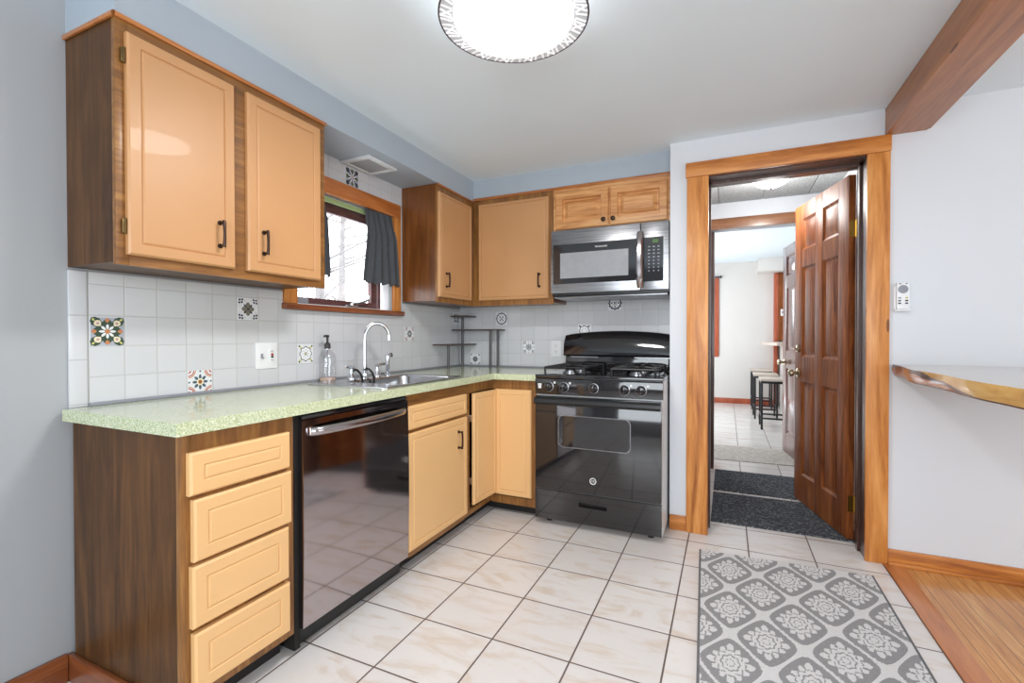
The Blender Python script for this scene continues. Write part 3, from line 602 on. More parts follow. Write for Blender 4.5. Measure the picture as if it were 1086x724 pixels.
# corner rack
t = thing('corner_rack', 'small three tier corner shelf rack with dark posts standing on the worktop', 'rack', (0.06, -0.06, 0.914))
def shelf(x0, x1, y0, y1, z): MB().box(x0, x1, y0, y1, z - 0.011, z, 0.002).obj('shelf', 'rack_shelf', t)
shelf(0.028, 0.172, -0.19, -0.03, 1.320); shelf(0.028, 0.43, -0.17, -0.03, 1.212); shelf(0.028, 0.172, -0.44, -0.03, 1.098)
def post(x, y, z1): MB().tube([(x, y, 0.9145), (x, y, z1)], 0.0105, 12).obj('post', 'rack_post', t)
post(0.055, -0.055, 1.309); post(0.10, -0.335, 1.087); post(0.335, -0.10, 1.201); post(0.372, -0.045, 1.201)

# ---------------------------------------------------------------- wall cabinets
UX = 0.295
t = thing('wall_cabinet', 'two door tan wall cabinet with a dark side at the left of the window', 'cabinet', (0.15, -2.13, 1.38))
MB().box(0.0005, UX - 0.019, -2.548, -1.722, 1.388, SOF - 0.001).obj('body', 'side_brown', t, label='dark stained cabinet body')
b = MB().box(UX - 0.019, UX, -2.549, -2.515, 1.380, 2.150, 0.002).box(UX - 0.019, UX, -1.765, -1.720, 1.380, 2.150, 0.002).box(UX - 0.019, UX, -2.178, -2.112, 1.415, 2.10).box(UX - 0.019, UX, -2.515, -1.765, 2.10, 2.150).box(UX - 0.019, UX, -2.515, -1.765, 1.380, 1.415)
b.obj('face_frame', 'frame_y', t)
b = MB().box(UX, UX + 0.010, -2.558, -1.712, SOF - 0.016, SOF - 0.001, 0.003).box(0.0005, UX + 0.010, -2.558, -2.549, SOF - 0.016, SOF - 0.001, 0.003)
b.obj('moulding', 'mould', t, label='thin orange moulding strip')
d1 = panel_x('door', 'tan', t, UX, -2.524, -2.172, 1.412, 2.106, 0.02, 0.036)
d2 = panel_x('door', 'tan', t, UX, -2.120, -1.758, 1.412, 2.108, 0.02, 0.036)
bar_pull(d1, (UX + 0.02, -2.235, 1.53), True, X, 0.085); bar_pull(d2, (UX + 0.02, -2.055, 1.53), True, X, 0.085)
for z in (2.03, 1.50):
    hinge(d1, UX + 0.004, -2.529, z); hinge(d2, UX + 0.004, -1.753, z)

t = thing('corner_wall_cabinet', 'tan corner wall cabinet with two doors meeting at the inner corner', 'cabinet', (0.15, -0.3, 1.38))
b = MB().box(TK + 0.0005, UX - 0.019, -0.7715, -0.009, 1.39, SOF - 0.001).box(UX - 0.019, 0.924, -UX + 0.019, -0.009, 1.39, SOF + 0.018)
b.obj('body', 'side_amber', t)
b = MB().box(UX - 0.019, UX, -0.773, -0.74, 1.380, 2.15, 0.002).box(UX - 0.019, UX, -0.345, -UX, 1.380, 2.15).box(UX - 0.019, UX, -0.74, -0.345, 2.095, 2.15).box(UX - 0.019, UX, -0.74, -0.345, 1.380, 1.42)
b.box(UX, 0.345, -UX, -UX + 0.019, 1.380, 2.15).box(0.885, 0.924, -UX, -UX + 0.019, 1.380, 2.174).box(0.345, 0.885, -UX, -UX + 0.019, 2.11, 2.174).box(0.345, 0.885, -UX, -UX + 0.019, 1.380, 1.42)
b.obj('face_frame', 'frame_v', t)
b = MB().box(UX, UX + 0.009, -0.782, -UX - 0.009, SOF - 0.014, SOF - 0.001, 0.003).box(UX, 0.924, -UX - 0.009, -UX, SOF, SOF + 0.019, 0.003)
b.obj('moulding', 'mould_x', t, label='thin orange brown moulding strip')
d1 = panel_x('door', 'tan', t, UX, -0.775, -0.352, 1.415, 2.10, 0.02, 0.018)
d2 = panel_y('door', 'tan', t, -UX, 0.345, 0.893, 1.418, 2.122, 0.02, 0.018)
bar_pull(d1, (UX + 0.02, -0.70, 1.53), True, X, 0.085); bar_pull(d2, (0.828, -UX - 0.02, 1.545), True, -Y, 0.085)
for z in (1.46, 2.05): hinge(d1, UX + 0.004, -0.346, z)

t = thing('oak_cabinet', 'small oak cabinet with two raised panel doors over the microwave', 'cabinet', (1.31, -0.15, 1.86))
MB().box(0.926, 1.6985, -UX + 0.019, -0.009, 1.856, SOF + 0.018).obj('body', 'oak', t)
b = MB().box(0.926, 1.6985, -UX, -UX + 0.019, 1.856, 1.885).box(0.926, 1.6985, -UX, -UX + 0.019, 2.115, 2.174).box(0.926, 0.95, -UX, -UX + 0.019, 1.885, 2.115).box(1.67, 1.6985, -UX, -UX + 0.019, 1.885, 2.115).box(1.30, 1.325, -UX, -UX + 0.019, 1.885, 2.115)
b.obj('face_frame', 'oak', t)
MB().box(0.926, 1.6985, -UX - 0.009, -UX, SOF, SOF + 0.019, 0.003).obj('moulding', 'mould_x', t)
for x0, x1, kx in ((0.944, 1.307, 1.279), (1.318, 1.676, 1.342)):
    d = MB().rect_rings((x0, -UX, 1.878), X, Z, -Y, x1 - x0, 0.252, [(0, 0), (0, 0.014), (0.006, 0.02), (0.048, 0.02), (0.054, 0.005), (0.064, 0.005), (0.088, 0.018)]).obj('door', 'oak', t, angle=12)
    MB().lathe([(0.006, 0.0), (0.006, 0.010), (0.014, 0.014), (0.015, 0.020), (0.010, 0.025), (0.002, 0.026)], (kx, 0, 0), 16, 'y').obj('knob', 'bronze', d, label='round bronze knob') if False else None
    kb = MB(); kb.lathe([(0.006, 0.0), (0.006, -0.010), (0.014, -0.014), (0.015, -0.020), (0.010, -0.025), (0.002, -0.026)], (kx, -UX - 0.02, 1.918), 16, 'y').obj('knob', 'bronze', d, label='round bronze knob')

# soffit vent
t = thing('ceiling_vent', 'square white vent cover in the underside of the soffit above the window', 'vent', (0.11, -1.21, SOF))
b = MB(); za, zb = SOF - 0.014, SOF - 0.0005; vx0, vx1, vy0, vy1 = 0.012, 0.222, -1.335, -1.09
b.box(vx0, vx1, vy0, vy0 + 0.03, za, zb, 0.004).box(vx0, vx1, vy1 - 0.03, vy1, za, zb, 0.004).box(vx0, vx0 + 0.03, vy0 + 0.03, vy1 - 0.03, za, zb, 0.004).box(vx1 - 0.03, vx1, vy0 + 0.03, vy1 - 0.03, za, zb, 0.004)
b.obj('frame', 'vent', t)
b = MB()
for i in range(16): b.box(vx0 + 0.03, vx1 - 0.03, vy0 + 0.032 + i * 0.0116, vy0 + 0.039 + i * 0.0116, za + 0.004, zb)
b.box(vx0 + 0.03, vx1 - 0.03, vy0 + 0.03, vy1 - 0.03, zb - 0.003, zb).obj('grille', 'vent_in', t)

# ---------------------------------------------------------------- window
t = thing('window_1', 'small casement window over the sink with bright winter trees outside', 'window', (0, -1.25, 1.29), kind='structure')
MB().box(0.0, 0.022, -1.712, -0.800, 1.941, 2.030, 0.004).obj('head_casing', 'trim_y', t)
MB().box(0.0, 0.022, -0.871, -0.800, 1.323, 1.940, 0.004).obj('side_casing', 'trim_z', t)
MB().box(0.0, 0.022, -1.712, -1.636, 1.323, 1.940, 0.004).obj('side_casing', 'trim_z', t)
MB().box(-0.02, 0.045, -1.722, -0.790, 1.292, 1.322, 0.005).obj('sill', 'base_red', t, label='reddish brown window sill')
b = MB().box(-0.125, -0.021, wy0, wy0 + 0.012, wz0 + 0.001, wz1 - 0.001).box(-0.125, -0.021, wy1 - 0.012, wy1, wz0 + 0.001, wz1 - 0.001).box(-0.125, -0.021, wy0, wy1, wz1 - 0.013, wz1 - 0.001).box(-0.125, -0.021, wy0, wy1, wz0, wz0 + 0.008)
b.obj('jamb', 'white_plastic', t)
sxa, sxb = -0.085, -0.055
b = MB().box(sxa, sxb, wy0 + 0.014, -0.95, wz0 + 0.01, wz0 + 0.045, 0.003).box(sxa, sxb, wy0 + 0.014, -0.95, 1.862, wz1 - 0.015, 0.003).box(sxa, sxb, wy0 + 0.014, wy0 + 0.06, wz0 + 0.045, 1.862, 0.003).box(sxa, sxb, -1.005, -0.95, wz0 + 0.045, 1.862, 0.003)
b.box(sxa, sxb, -0.930, -0.916, wz0 + 0.01, wz1 - 0.015, 0.002)
b.obj('sash', 'sash', t, label='purple brown casement sash')
MB().box(-0.072, -0.068, wy0 + 0.05, wy1 - 0.013, wz0 + 0.02, wz1 - 0.02).obj('pane', 'glass', t)
b = MB().box(-0.05, -0.015, -1.26, -1.16, wz0 + 0.001, wz0 + 0.018, 0.004).tube([(-0.03, -1.21, wz0 + 0.018), (-0.022, -1.20, wz0 + 0.03), (-0.01, -1.14, wz0 + 0.04), (0.0, -1.09, wz0 + 0.06)], [0.008, 0.007, 0.006, 0.006], 10).tube([(0.0, -1.09, wz0 + 0.055), (0.0, -1.085, wz0 + 0.085)], [0.007, 0.008], 10)
b.obj('crank', 'steel_sink', t, label='metal crank handle')
MB().box(-0.05, -0.02, -1.60, -1.53, wz0 + 0.009, wz0 + 0.04, 0.004).obj('latch', 'grey_plastic', t)
t = thing('curtain_rod', 'flat pale green curtain rod across the top of the sink window', 'curtain rod', (-0.01, -1.25, 1.93))
MB().box(-0.020, -0.012, wy0 + 0.001, wy1 - 0.001, 1.905, 1.932, 0.002).obj('rod', 'green', t)
for y in (wy0 + 0.006, wy1 - 0.006): MB().box(-0.03, -0.008, y - 0.004, y + 0.004, 1.90, 1.938, 0.001).obj('bracket', 'white_plastic', t)
def curtain(y0, y1, yb0, yb1, z0, z1, label, folds):
    b = MB(); nu, nv = 60, 24; rows = []
    for j in range(nv + 1):
        v = j / nv; row = []
        for i in range(nu + 1):
            u = i / nu; y = (y0 + (y1 - y0) * u) * (1 - v) + (yb0 + (yb1 - yb0) * u) * v
            amp = 0.004 + 0.005 * v if v > 0.12 else 0.004
            x = 0.004 + 0.034 * min(1, v * 3) + amp * math.sin(u * folds * 2 * PI + 0.8 * math.sin(3 * u + v)) + 0.003 * math.sin(23 * u + 4 * v)
            z = z1 - (z1 - z0) * v + (0.006 * math.sin(u * folds * 2 * PI) if j == nv else 0)
            row.append((x, y, z))
        rows.append(row)
    L = [[b.bm.verts.new(p) for p in r] for r in rows]
    for a, c in zip(L, L[1:]):
        for i in range(nu): b.face([a[i], a[i + 1], c[i + 1], c[i]])
    o = b.obj('curtain', 'curtain', angle=180); md = o.modifiers.new('thickness', 'SOLIDIFY'); md.thickness = 0.0025
    return tag(o, label, 'curtain', 'sink window curtains')
curtain(-1.128, -0.874, -1.185, -0.832, 1.485, 1.944, 'charcoal cafe curtain gathered at the right half of the sink window', 5)
curtain(-1.630, -1.455, -1.625, -1.430, 1.485, 1.944, 'charcoal cafe curtain mostly hidden behind the left wall cabinet', 4)
# outside: snowy ground, bare trees
struct('ground', MB().box(-14, -0.2, -10, 14, -0.9, -0.6), 'snow', 'snowy ground outside the window', 'ground')
def tree(x, y, h, label, seed):
    rnd = random.Random(seed); t = thing('bare_tree', label, 'tree', (x, y, -0.6), 'bare trees outside the window')
    tr = MB(); tr.tube([(x, y, -0.6), (x + 0.05, y, 0.8), (x, y + 0.08, h * 0.6), (x + 0.06, y + 0.1, h)], [0.10, 0.075, 0.05, 0.01], 8); tr.obj('trunk', 'bark', t)
    br = MB()
    for i in range(34):
        z = 0.1 + (h - 0.4) * rnd.random(); a = rnd.random() * 2 * PI; L = 0.5 + 0.9 * rnd.random(); p = Vector((x + 0.03, y + 0.05, z))
        d = Vector((math.cos(a), math.sin(a), 0.5 * rnd.random() + 0.1)); q = p + d * L * 0.5 + Vector((0, 0, 0.1 * rnd.random())); e = q + (d + Vector((rnd.uniform(-.5, .5), rnd.uniform(-.5, .5), 0.3))) * L * 0.5
        br.tube([p, q, e], [0.018, 0.011, 0.003], 5)
        for k in range(3):
            s0 = q.lerp(e, rnd.random()); br.tube([s0, s0 + Vector((rnd.uniform(-.4, .4), rnd.uniform(-.4, .4), rnd.uniform(-.1, .4)))], [0.007, 0.002], 4)
    br.obj('branches', 'bark', t)
tree(-2.6, 0.9, 3.6, 'slender bare tree nearest outside the sink window', 3)
tree(-4.2, 2.9, 4.6, 'taller bare tree farther outside the sink window', 9)

# ---------------------------------------------------------------- range
x0, x1 = 0.937, 1.690; yf = -0.640
t = thing('gas_range', 'black gas range with oven door and drawer standing against the back wall', 'stove', (1.315, -0.35, 0))
MB().box(x0, x1, yf, -0.03, 0.03, 0.897, 0.004).obj('body', 'side_white', t, label='pale enamel side panels')
b = MB().box(x0 - 0.004, x1 + 0.004, yf - 0.018, -0.11, 0.898, 0.922, 0.006)
b.box(x0 + 0.03, x1 - 0.03, -0.60, -0.13, 0.922, 0.9235).obj('cooktop', 'black_gloss', t)
b = MB().box(x0 - 0.004, x1 + 0.004, yf - 0.020, yf, 0.800, 0.897, 0.005).obj('control_panel', 'black_gloss', t)
for i, kx in enumerate((1.025, 1.122, 1.303, 1.484, 1.577)):
    k = MB().lathe([(0.027, 0), (0.027, -0.006), (0.022, -0.010), (0.021, -0.024), (0.018, -0.027), (0.002, -0.028)], (kx, yf - 0.0205, 0.849), 24, 'y').box(kx - 0.005, kx + 0.005, yf - 0.056, yf - 0.046, 0.829, 0.869, 0.003).obj('knob', 'black_gloss', t, label='black knob with silver skirt')
    MB().lathe([(0.030, 0), (0.030, -0.003), (0.0275, -0.004)], (kx, yf - 0.0202, 0.849), 28, 'y').obj('skirt', 'steel', k)
    MB().box(kx + 0.030, kx + 0.042, yf - 0.0212, yf - 0.0202, 0.868, 0.880).obj('burner_mark', 'letter', t) if i != 2 else None
MB().box(0.952, 0.978, yf - 0.0212, yf - 0.0202, 0.858, 0.866).box(0.955, 0.975, yf - 0.0212, yf - 0.0202, 0.836, 0.856).obj('mark', 'letter', t, label='small white symbol')
# oven door
b = MB().box(x0, x1 - 0.002, yf - 0.028, yf - 0.001, 0.222, 0.792, 0.006)
d = b.obj('oven_door', 'black_gloss', t)
b = MB(); loops = []
for i in range(2):
    xx = (x0 + 0.004, x1 - 0.006)[i]
    loops.append([(xx, yf - 0.029, 0.738), (xx, yf - 0.052, 0.742), (xx, yf - 0.062, 0.757), (xx, yf - 0.060, 0.774), (xx, yf - 0.050, 0.784), (xx, yf - 0.029, 0.787)])
b.loft(loops).obj('handle', 'black_satin', d, label='full width black door handle')
b = MB(); wz = (0.487, 0.682)
outer = [(x, y) for x, y, _ in rrect(1.086, 1.52, wz[0], wz[1], 0.035, 0)]; inner = [(x, y) for x, y, _ in rrect(1.091, 1.515, wz[0] + 0.005, wz[1] - 0.005, 0.031, 0)]
b.loft([[(x, yf - 0.0285, z) for x, z in outer], [(x, yf - 0.031, z) for x, z in outer], [(x, yf - 0.031, z) for x, z in inner], [(x, yf - 0.0285, z) for x, z in inner]], False, False)
b.obj('window_frame', 'steel', d)
MB().loft([[(x, yf - 0.0282, z) for x, z in inner], [(x, yf - 0.0292, z) for x, z in inner]]).obj('window', 'oven_glass', d, label='dark oven window glass')
MB().lathe([(0.017, 0), (0.020, -0.002), (0.020, -0.003), (0.016, -0.003), (0.0155, -0.001), (0.002, -0.001)], (1.302, yf - 0.0282, 0.305), 28, 'y').obj('badge', 'letter', d, label='round silver logo badge')
MB().lathe([(0.0145, 0), (0.0145, -0.0006), (0.002, -0.0007)], (1.302, yf - 0.0294, 0.305), 24, 'y').obj('badge_disc', 'black_satin', d)
text('GE', 0.017, (1.302, yf - 0.0306, 0.305), (PI / 2, 0, 0), 'letter', d, 'badge_letters')
# drawer with recessed slot
b = MB(); ya, yb = yf - 0.026, yf - 0.001
hx0, hx1, hz0, hz1 = 1.215, 1.382, 0.140, 0.168
b.box(x0, x1 - 0.002, ya, yb, 0.04, hz0).box(x0, x1 - 0.002, ya, yb, hz1, 0.214).box(x0, hx0, ya, yb, hz0, hz1).box(hx1, x1 - 0.002, ya, yb, hz0, hz1)
d = b.obj('drawer', 'black_gloss', t)
MB().box(hx0, hx1, yb - 0.004, yb, hz0, hz1).obj('recess', 'void', d)
MB().box(hx0 - 0.002, hx1 + 0.002, ya - 0.002, ya + 0.006, hz1 - 0.006, hz1 + 0.004, 0.001).obj('slot_handle', 'black_satin', d)
for fx in (1.0, 1.62):
    for fy in (-0.58, -0.12): MB().lathe([(0.018, 0), (0.018, 0.012), (0.008, 0.014), (0.008, 0.032)], (fx, fy, 0), 12).obj('foot', 'black_satin', t)
# backguard
b = MB(); pr = []
for i in range(21):
    s_ = i / 20; pr.append((x0 + 0.004 + (x1 - x0 - 0.008) * s_, 1.166 + 0.030 * math.sin(PI * s_) ** 0.7 if 0 < s_ < 1 else 1.166))
lo = [(x, -0.03, z) for x, z in pr]
front_top = [(x, -0.075, z - 0.004) for x, z in pr]; front_mid = [(x, -0.118, z - 0.06) for x, z in pr]
bot = [(x, -0.128, 1.026) for x, _ in pr]; bot2 = [(x, -0.118, 1.016) for x, _ in pr]; bback = [(x, -0.03, 1.016) for x, _ in pr]
b.loft([lo, front_top, front_mid, bot, bot2, bback, lo], False, False, closed=False)
for e in (0, 20):
    b.face([b.bm.verts.new(q[e]) for q in (lo, front_top, front_mid, bot, bot2, bback)])
b.obj('backguard', 'black_gloss', t, angle=40)
b = MB().box(x0 + 0.012, x1 - 0.012, -0.10, -0.03, 0.923, 1.015, 0.003)
b.obj('backguard_riser', 'black_gloss', t)
for q0, q1 in ((x0 + 0.05, x0 + 0.25), (x1 - 0.25, x1 - 0.02)): MB().box(q0, q1, -0.1035, -0.1005, 1.004, 1.013).obj('vent_slot', 'steel', t)
def grate(cx):
    b = MB(); g = 0.006; zt = 0.970; y0_, y1_ = -0.605, -0.135; w = 0.125
    def rod(p, q, r=g): b.tube([p, q], r + 0.0015, 8)
    for sx_ in (-1, 1):
        rod((cx + sx_ * w, y0_, zt - 0.008), (cx + sx_ * w, y1_, zt - 0.008))
    for yy in (y0_, (y0_ + y1_) / 2, y1_): rod((cx - w, yy, zt - 0.008), (cx + w, yy, zt - 0.008))
    for yc in (-0.487, -0.253):
        for a in range(4):
            an = a * PI / 2 + PI / 4
            ex, ey = cx + 0.118 * math.cos(an), yc + 0.11 * math.sin(an)
            b.tube([(cx + 0.028 * math.cos(an), yc + 0.028 * math.sin(an), zt + 0.002), (cx + 0.07 * math.cos(an), yc + 0.07 * math.sin(an), zt), (ex, ey, zt - 0.008)], 0.0065, 8)
        for sx_ in (-1, 1): b.tube([(cx + sx_ * w, yc, zt - 0.008), (cx + sx_ * 0.05, yc, zt + 0.002)], 0.0055, 8)
    for sx_ in (-1, 1):
        for yy in (y0_, y1_): rod((cx + sx_ * w, yy, zt - 0.008), (cx + sx_ * w, yy, 0.923))
    b.obj('grate', 'black_iron', t)
    for yc in (-0.487, -0.253):
        k = MB().lathe([(0.045, 0.9235), (0.045, 0.93), (0.034, 0.934), (0.034, 0.940), (0.002, 0.941)], (cx, yc, 0), 24).obj('burner', 'steel', t)
        MB().lathe([(0.030, 0.9405), (0.030, 0.947), (0.026, 0.949), (0.002, 0.949)], (cx, yc, 0), 24).obj('burner_cap', 'black_iron', k)
grate(1.105); grate(1.520)

# ---------------------------------------------------------------- microwave
t = thing('microwave', 'stainless over-the-range microwave mounted under the oak cabinet', 'microwave', (1.32, -0.2, 1.43))
mx0, mx1, mz0, mz1, my = 0.948, 1.696, 1.438, 1.852, -0.385
MB().box(mx0, mx1, my, -0.012, mz0 - 0.015, mz1, 0.003).obj('case', 'black_satin', t)
b = MB().box(mx0, 1.528, my - 0.024, my - 0.001, mz0, mz1, 0.004); d = b.obj('door', 'steel', t)
MB().box(0.965, 1.512, my - 0.0255, my - 0.0245, 1.500, 1.757, 0.0).obj('glass', 'black_gloss', d)
MB().box(1.012, 1.456, my - 0.0265, my - 0.0256, 1.535, 1.700).obj('window', 'mw_mesh', d, label='grey screened microwave window')
text('FRIGIDAIRE', 0.0155, (1.285, my - 0.0262, 1.727), (PI / 2, 0, 0), 'letter', d, 'brand_lettering')
b = MB(); pts = []
for i in range(13):
    s_ = i / 12; pts.append((1.528, my - 0.026 - 0.036 * math.sin(PI * s_) ** 0.45 if 0 < s_ < 1 else my - 0.026, 1.452 + 0.345 * s_))
L = []
for x, y, z in pts: L.append([(x - 0.018, y - 0.004, z), (x - 0.010, y - 0.014, z), (x + 0.010, y - 0.014, z), (x + 0.018, y - 0.004, z), (x + 0.012, y + 0.002, z), (x - 0.012, y + 0.002, z)])
b.loft(L).obj('handle', 'dw_handle', d, angle=50, label='bowed vertical steel handle')
p = MB().box(1.531, mx1, my - 0.024, my - 0.001, mz0, mz1, 0.004).obj('control_side', 'steel', t)
cp = MB().box(1.548, 1.664, my - 0.0255, my - 0.0245, 1.490, 1.758).obj('control_panel', 'black_gloss', t)
MB().box(1.600, 1.635, my - 0.0265, my - 0.0256, 1.722, 1.744).obj('display', 'green_lcd', cp)
for r in range(8):
    for c_ in range(3):
        w = 0.013 if r < 4 else 0.008
        bx_ = 1.580 + c_ * 0.028; bz_ = 1.700 - r * 0.021
        MB().box(bx_ - w / 2, bx_ + w / 2, my - 0.0263, my - 0.0256, bz_ - 0.003, bz_ + 0.0035).obj('button', 'grey_plastic', cp)
MB().box(mx0 + 0.01, mx1 - 0.002, my - 0.012, my, mz0 - 0.014, mz0 - 0.002).obj('vent_strip', 'black_satin', t)
MB().box(mx0 + 0.01, mx1 - 0.01, my + 0.01, -0.05, mz0 - 0.030, mz0 - 0.0155, 0.006).obj('bottom_plate', 'steel', t)

# ---------------------------------------------------------------- decorated tiles
def deco(label, origin, U, V, N, shapes, size=0.100, base='g_glaze', zclip=None):
    O, U, V, N = map(Vector, (origin, U, V, N)); b = MB(); h = size / 2
    b.use(base); b.loft([[O + U * (a * h) + V * (c * h) + N * z for a, c in ((-1, -1), (1, -1), (1, 1), (-1, 1))] for z in (0.0003, 0.0022)])
    lay = 0.0022
    def poly(pts, m):
        b.use('g_' + m); b.face([b.bm.verts.new(O + U * (p[0] * size) + V * (p[1] * size) + N * lay) for p in pts])
    for sh in shapes:
        lay += 0.00012; k = sh[0]; m = sh[-1]
        if k == 'disc': poly([(sh[1] + sh[3] * math.cos(a * PI / 12), sh[2] + sh[3] * math.sin(a * PI / 12)) for a in range(24)], m)
        elif k == 'scallop':   # r, amp, n
            poly([((sh[1] + sh[2] * abs(math.cos(sh[3] * a / 2))) * math.cos(a), (sh[1] + sh[2] * abs(math.cos(sh[3] * a / 2))) * math.sin(a)) for a in [2 * PI * i / 96 for i in range(96)]], m)
        elif k == 'petals':    # n, phase, r0, r1, width
            for i in range(sh[1]):
                a = sh[2] + 2 * PI * i / sh[1]; c, s_ = math.cos(a), math.sin(a); r0, r1, w = sh[3:6]
                P = [(r0, 0), (r0 + (r1 - r0) * .35, w * .8), (r0 + (r1 - r0) * .6, w), (r0 + (r1 - r0) * .85, w * .7), (r1, 0), (r0 + (r1 - r0) * .85, -w * .7), (r0 + (r1 - r0) * .6, -w), (r0 + (r1 - r0) * .35, -w * .8)]
                poly([(u * c - v * s_, u * s_ + v * c) for u, v in P], m)
        elif k == 'dots':      # n, phase, radius, dot r
            for i in range(sh[1]):
                a = sh[2] + 2 * PI * i / sh[1]; cx, cy = sh[3] * math.cos(a), sh[3] * math.sin(a)
                poly([(cx + sh[4] * math.cos(q * PI / 5), cy + sh[4] * math.sin(q * PI / 5)) for q in range(10)], m)
        elif k == 'corner':    # r0, r1 quarter rings at the corners
            for sx_ in (-1, 1):
                for sy_ in (-1, 1):
                    c0 = (0.485 * sx_, 0.485 * sy_); o = [(c0[0] - sx_ * sh[2] * math.cos(q * PI / 16), c0[1] - sy_ * sh[2] * math.sin(q * PI / 16)) for q in range(9)]
                    i_ = [(c0[0] - sx_ * sh[1] * math.cos(q * PI / 16), c0[1] - sy_ * sh[1] * math.sin(q * PI / 16)) for q in range(9)]
                    poly(o + i_[::-1], m)
        elif k == 'square': poly([(-sh[1], -sh[1]), (sh[1], -sh[1]), (sh[1], sh[1]), (-sh[1], sh[1])], m)
    o = b.obj('decorative_tile', None, smooth=False); return tag(o, label, 'decorative tile', 'decorated tiles of the backsplash')
q4 = PI / 4
A = lambda y, z: ((TK, y, z), Y, Z, X)
Bk = lambda x, z: ((x, -TK, z), X, Z, -Y)
deco('dark green floral tile with an orange centred flower at the left end of the backsplash', *A(-2.443, 1.173), [('square', 0.49, 'lilac'), ('petals', 4, q4, 0.2, 0.68, 0.16, 'dgreen'), ('scallop', 0.36, 0.08, 8, 'dgreen'), ('petals', 4, 0, 0.30, 0.47, 0.075, 'orange'), ('petals', 4, q4, 0.52, 0.64, 0.035, 'yellow'), ('petals', 4, q4, 0.27, 0.52, 0.12, 'cream'), ('dots', 4, q4, 0.40, 0.045, 'pink'), ('petals', 8, 0, 0.04, 0.26, 0.045, 'white'), ('disc', 0, 0, 0.08, 'orange')])
deco('white tile with a slate blue star and red corner arcs just above the worktop', *A(-2.121, 0.966), [('corner', 0.20, 0.25, 'rust'), ('corner', 0.27, 0.31, 'orange'), ('corner', 0.06, 0.12, 'rust'), ('petals', 8, 0, 0.06, 0.33, 0.06, 'slate'), ('dots', 4, 0, 0.45, 0.04, 'slate'), ('disc', 0, 0, 0.145, 'cream'), ('disc', 0, 0, 0.085, 'brown')], 0.098)
deco('white tile with a grey diamond flower and navy corner dots under the left wall cabinet', *A(-1.903, 1.281), [('petals', 8, q4 / 1, 0.03, 0.30, 0.05, 'char'), ('petals', 4, 0, 0.0, 0.32, 0.11, 'taupe'), ('dots', 4, q4, 0.43, 0.05, 'navy'), ('dots', 4, q4, 0.58, 0.05, 'navy'), ('dots', 4, q4 + 0.2, 0.51, 0.05, 'navy'), ('dots', 4, q4 - 0.2, 0.51, 0.05, 'navy'), ('dots', 8, q4 / 2, 0.42, 0.022, 'lilac'), ('disc', 0, 0, 0.05, 'navy')])
deco('white tile with a black scalloped rosette and yellow green corners beside the soap bottle', *A(-1.579, 1.065), [('petals', 4, q4, 0.30, 0.56, 0.05, 'yellow'), ('dots', 4, q4, 0.57, 0.055, 'olive'), ('scallop', 0.33, 0.07, 8, 'char'), ('scallop', 0.29, 0.065, 8, 'white'), ('petals', 8, 0, 0.13, 0.24, 0.022, 'lilac'), ('disc', 0, 0, 0.085, 'olive'), ('disc', 0, 0, 0.045, 'cream')])
deco('dark green and white floral tile above the window head', *A(-1.238, 2.086), [('square', 0.49, 'lilac'), ('petals', 4, q4, 0.30, 0.66, 0.13, 'char'), ('petals', 4, 0, 0.25, 0.48, 0.12, 'olive'), ('petals', 8, 0, 0.10, 0.33, 0.05, 'navy'), ('petals', 8, q4 / 2, 0.08, 0.30, 0.04, 'white'), ('disc', 0, 0, 0.07, 'pink')])
deco('white tile with a black star flower and dusky pink corners right of the faucet', *A(-0.694, 1.173), [('corner', 0.16, 0.27, 'pink'), ('corner', 0.03, 0.10, 'grey'), ('petals', 8, 0, 0.05, 0.29, 0.055, 'char'), ('dots', 4, 0, 0.43, 0.035, 'lilac'), ('disc', 0, 0, 0.06, 'white'), ('disc', 0, 0, 0.03, 'char')])
deco('blue motif tile half hidden behind the top shelf of the corner rack', *A(-0.075, 1.302), [('petals', 4, 0, 0.06, 0.42, 0.09, 'grey'), ('petals', 4, q4, 0.1, 0.5, 0.07, 'navy')])
deco('white tile with a round navy scalloped medallion right of the top rack shelf', *Bk(0.388, 1.296), [('scallop', 0.43, 0.06, 12, 'navy'), ('scallop', 0.35, 0.04, 12, 'white'), ('petals', 4, q4, 0.05, 0.30, 0.05, 'slate'), ('petals', 4, 0, 0.16, 0.33, 0.05, 'lilac'), ('petals', 4, q4, 0.0, 0.13, 0.03, 'navy')])
deco('white tile with a grey star and four looped corners low behind the rack posts', *Bk(0.150, 0.972), [('corner', 0.10, 0.18, 'char'), ('petals', 8, 0, 0.0, 0.27, 0.06, 'char'), ('dots', 4, 0, 0.38, 0.03, 'grey'), ('disc', 0, 0, 0.05, 'white')], 0.092)
deco('white tile with a grey star and pinkish corner clusters left of the back outlet', *Bk(0.622, 1.073), [('corner', 0.05, 0.13, 'pink'), ('corner', 0.19, 0.25, 'grey'), ('petals', 8, 0, 0.03, 0.29, 0.05, 'grey'), ('dots', 4, 0, 0.42, 0.035, 'grey'), ('dots', 4, q4, 0.4, 0.04, 'char'), ('disc', 0, 0, 0.06, 'taupe')])
deco('white tile with a navy ring and cross just under the microwave', *Bk(1.287, 1.392), [('scallop', 0.42, 0.07, 12, 'navy'), ('scallop', 0.32, 0.05, 12, 'white'), ('petals', 4, q4, 0.0, 0.16, 0.035, 'navy'), ('petals', 4, 0, 0.15, 0.32, 0.06, 'slate'), ('dots', 4, q4, 0.26, 0.035, 'grey')])
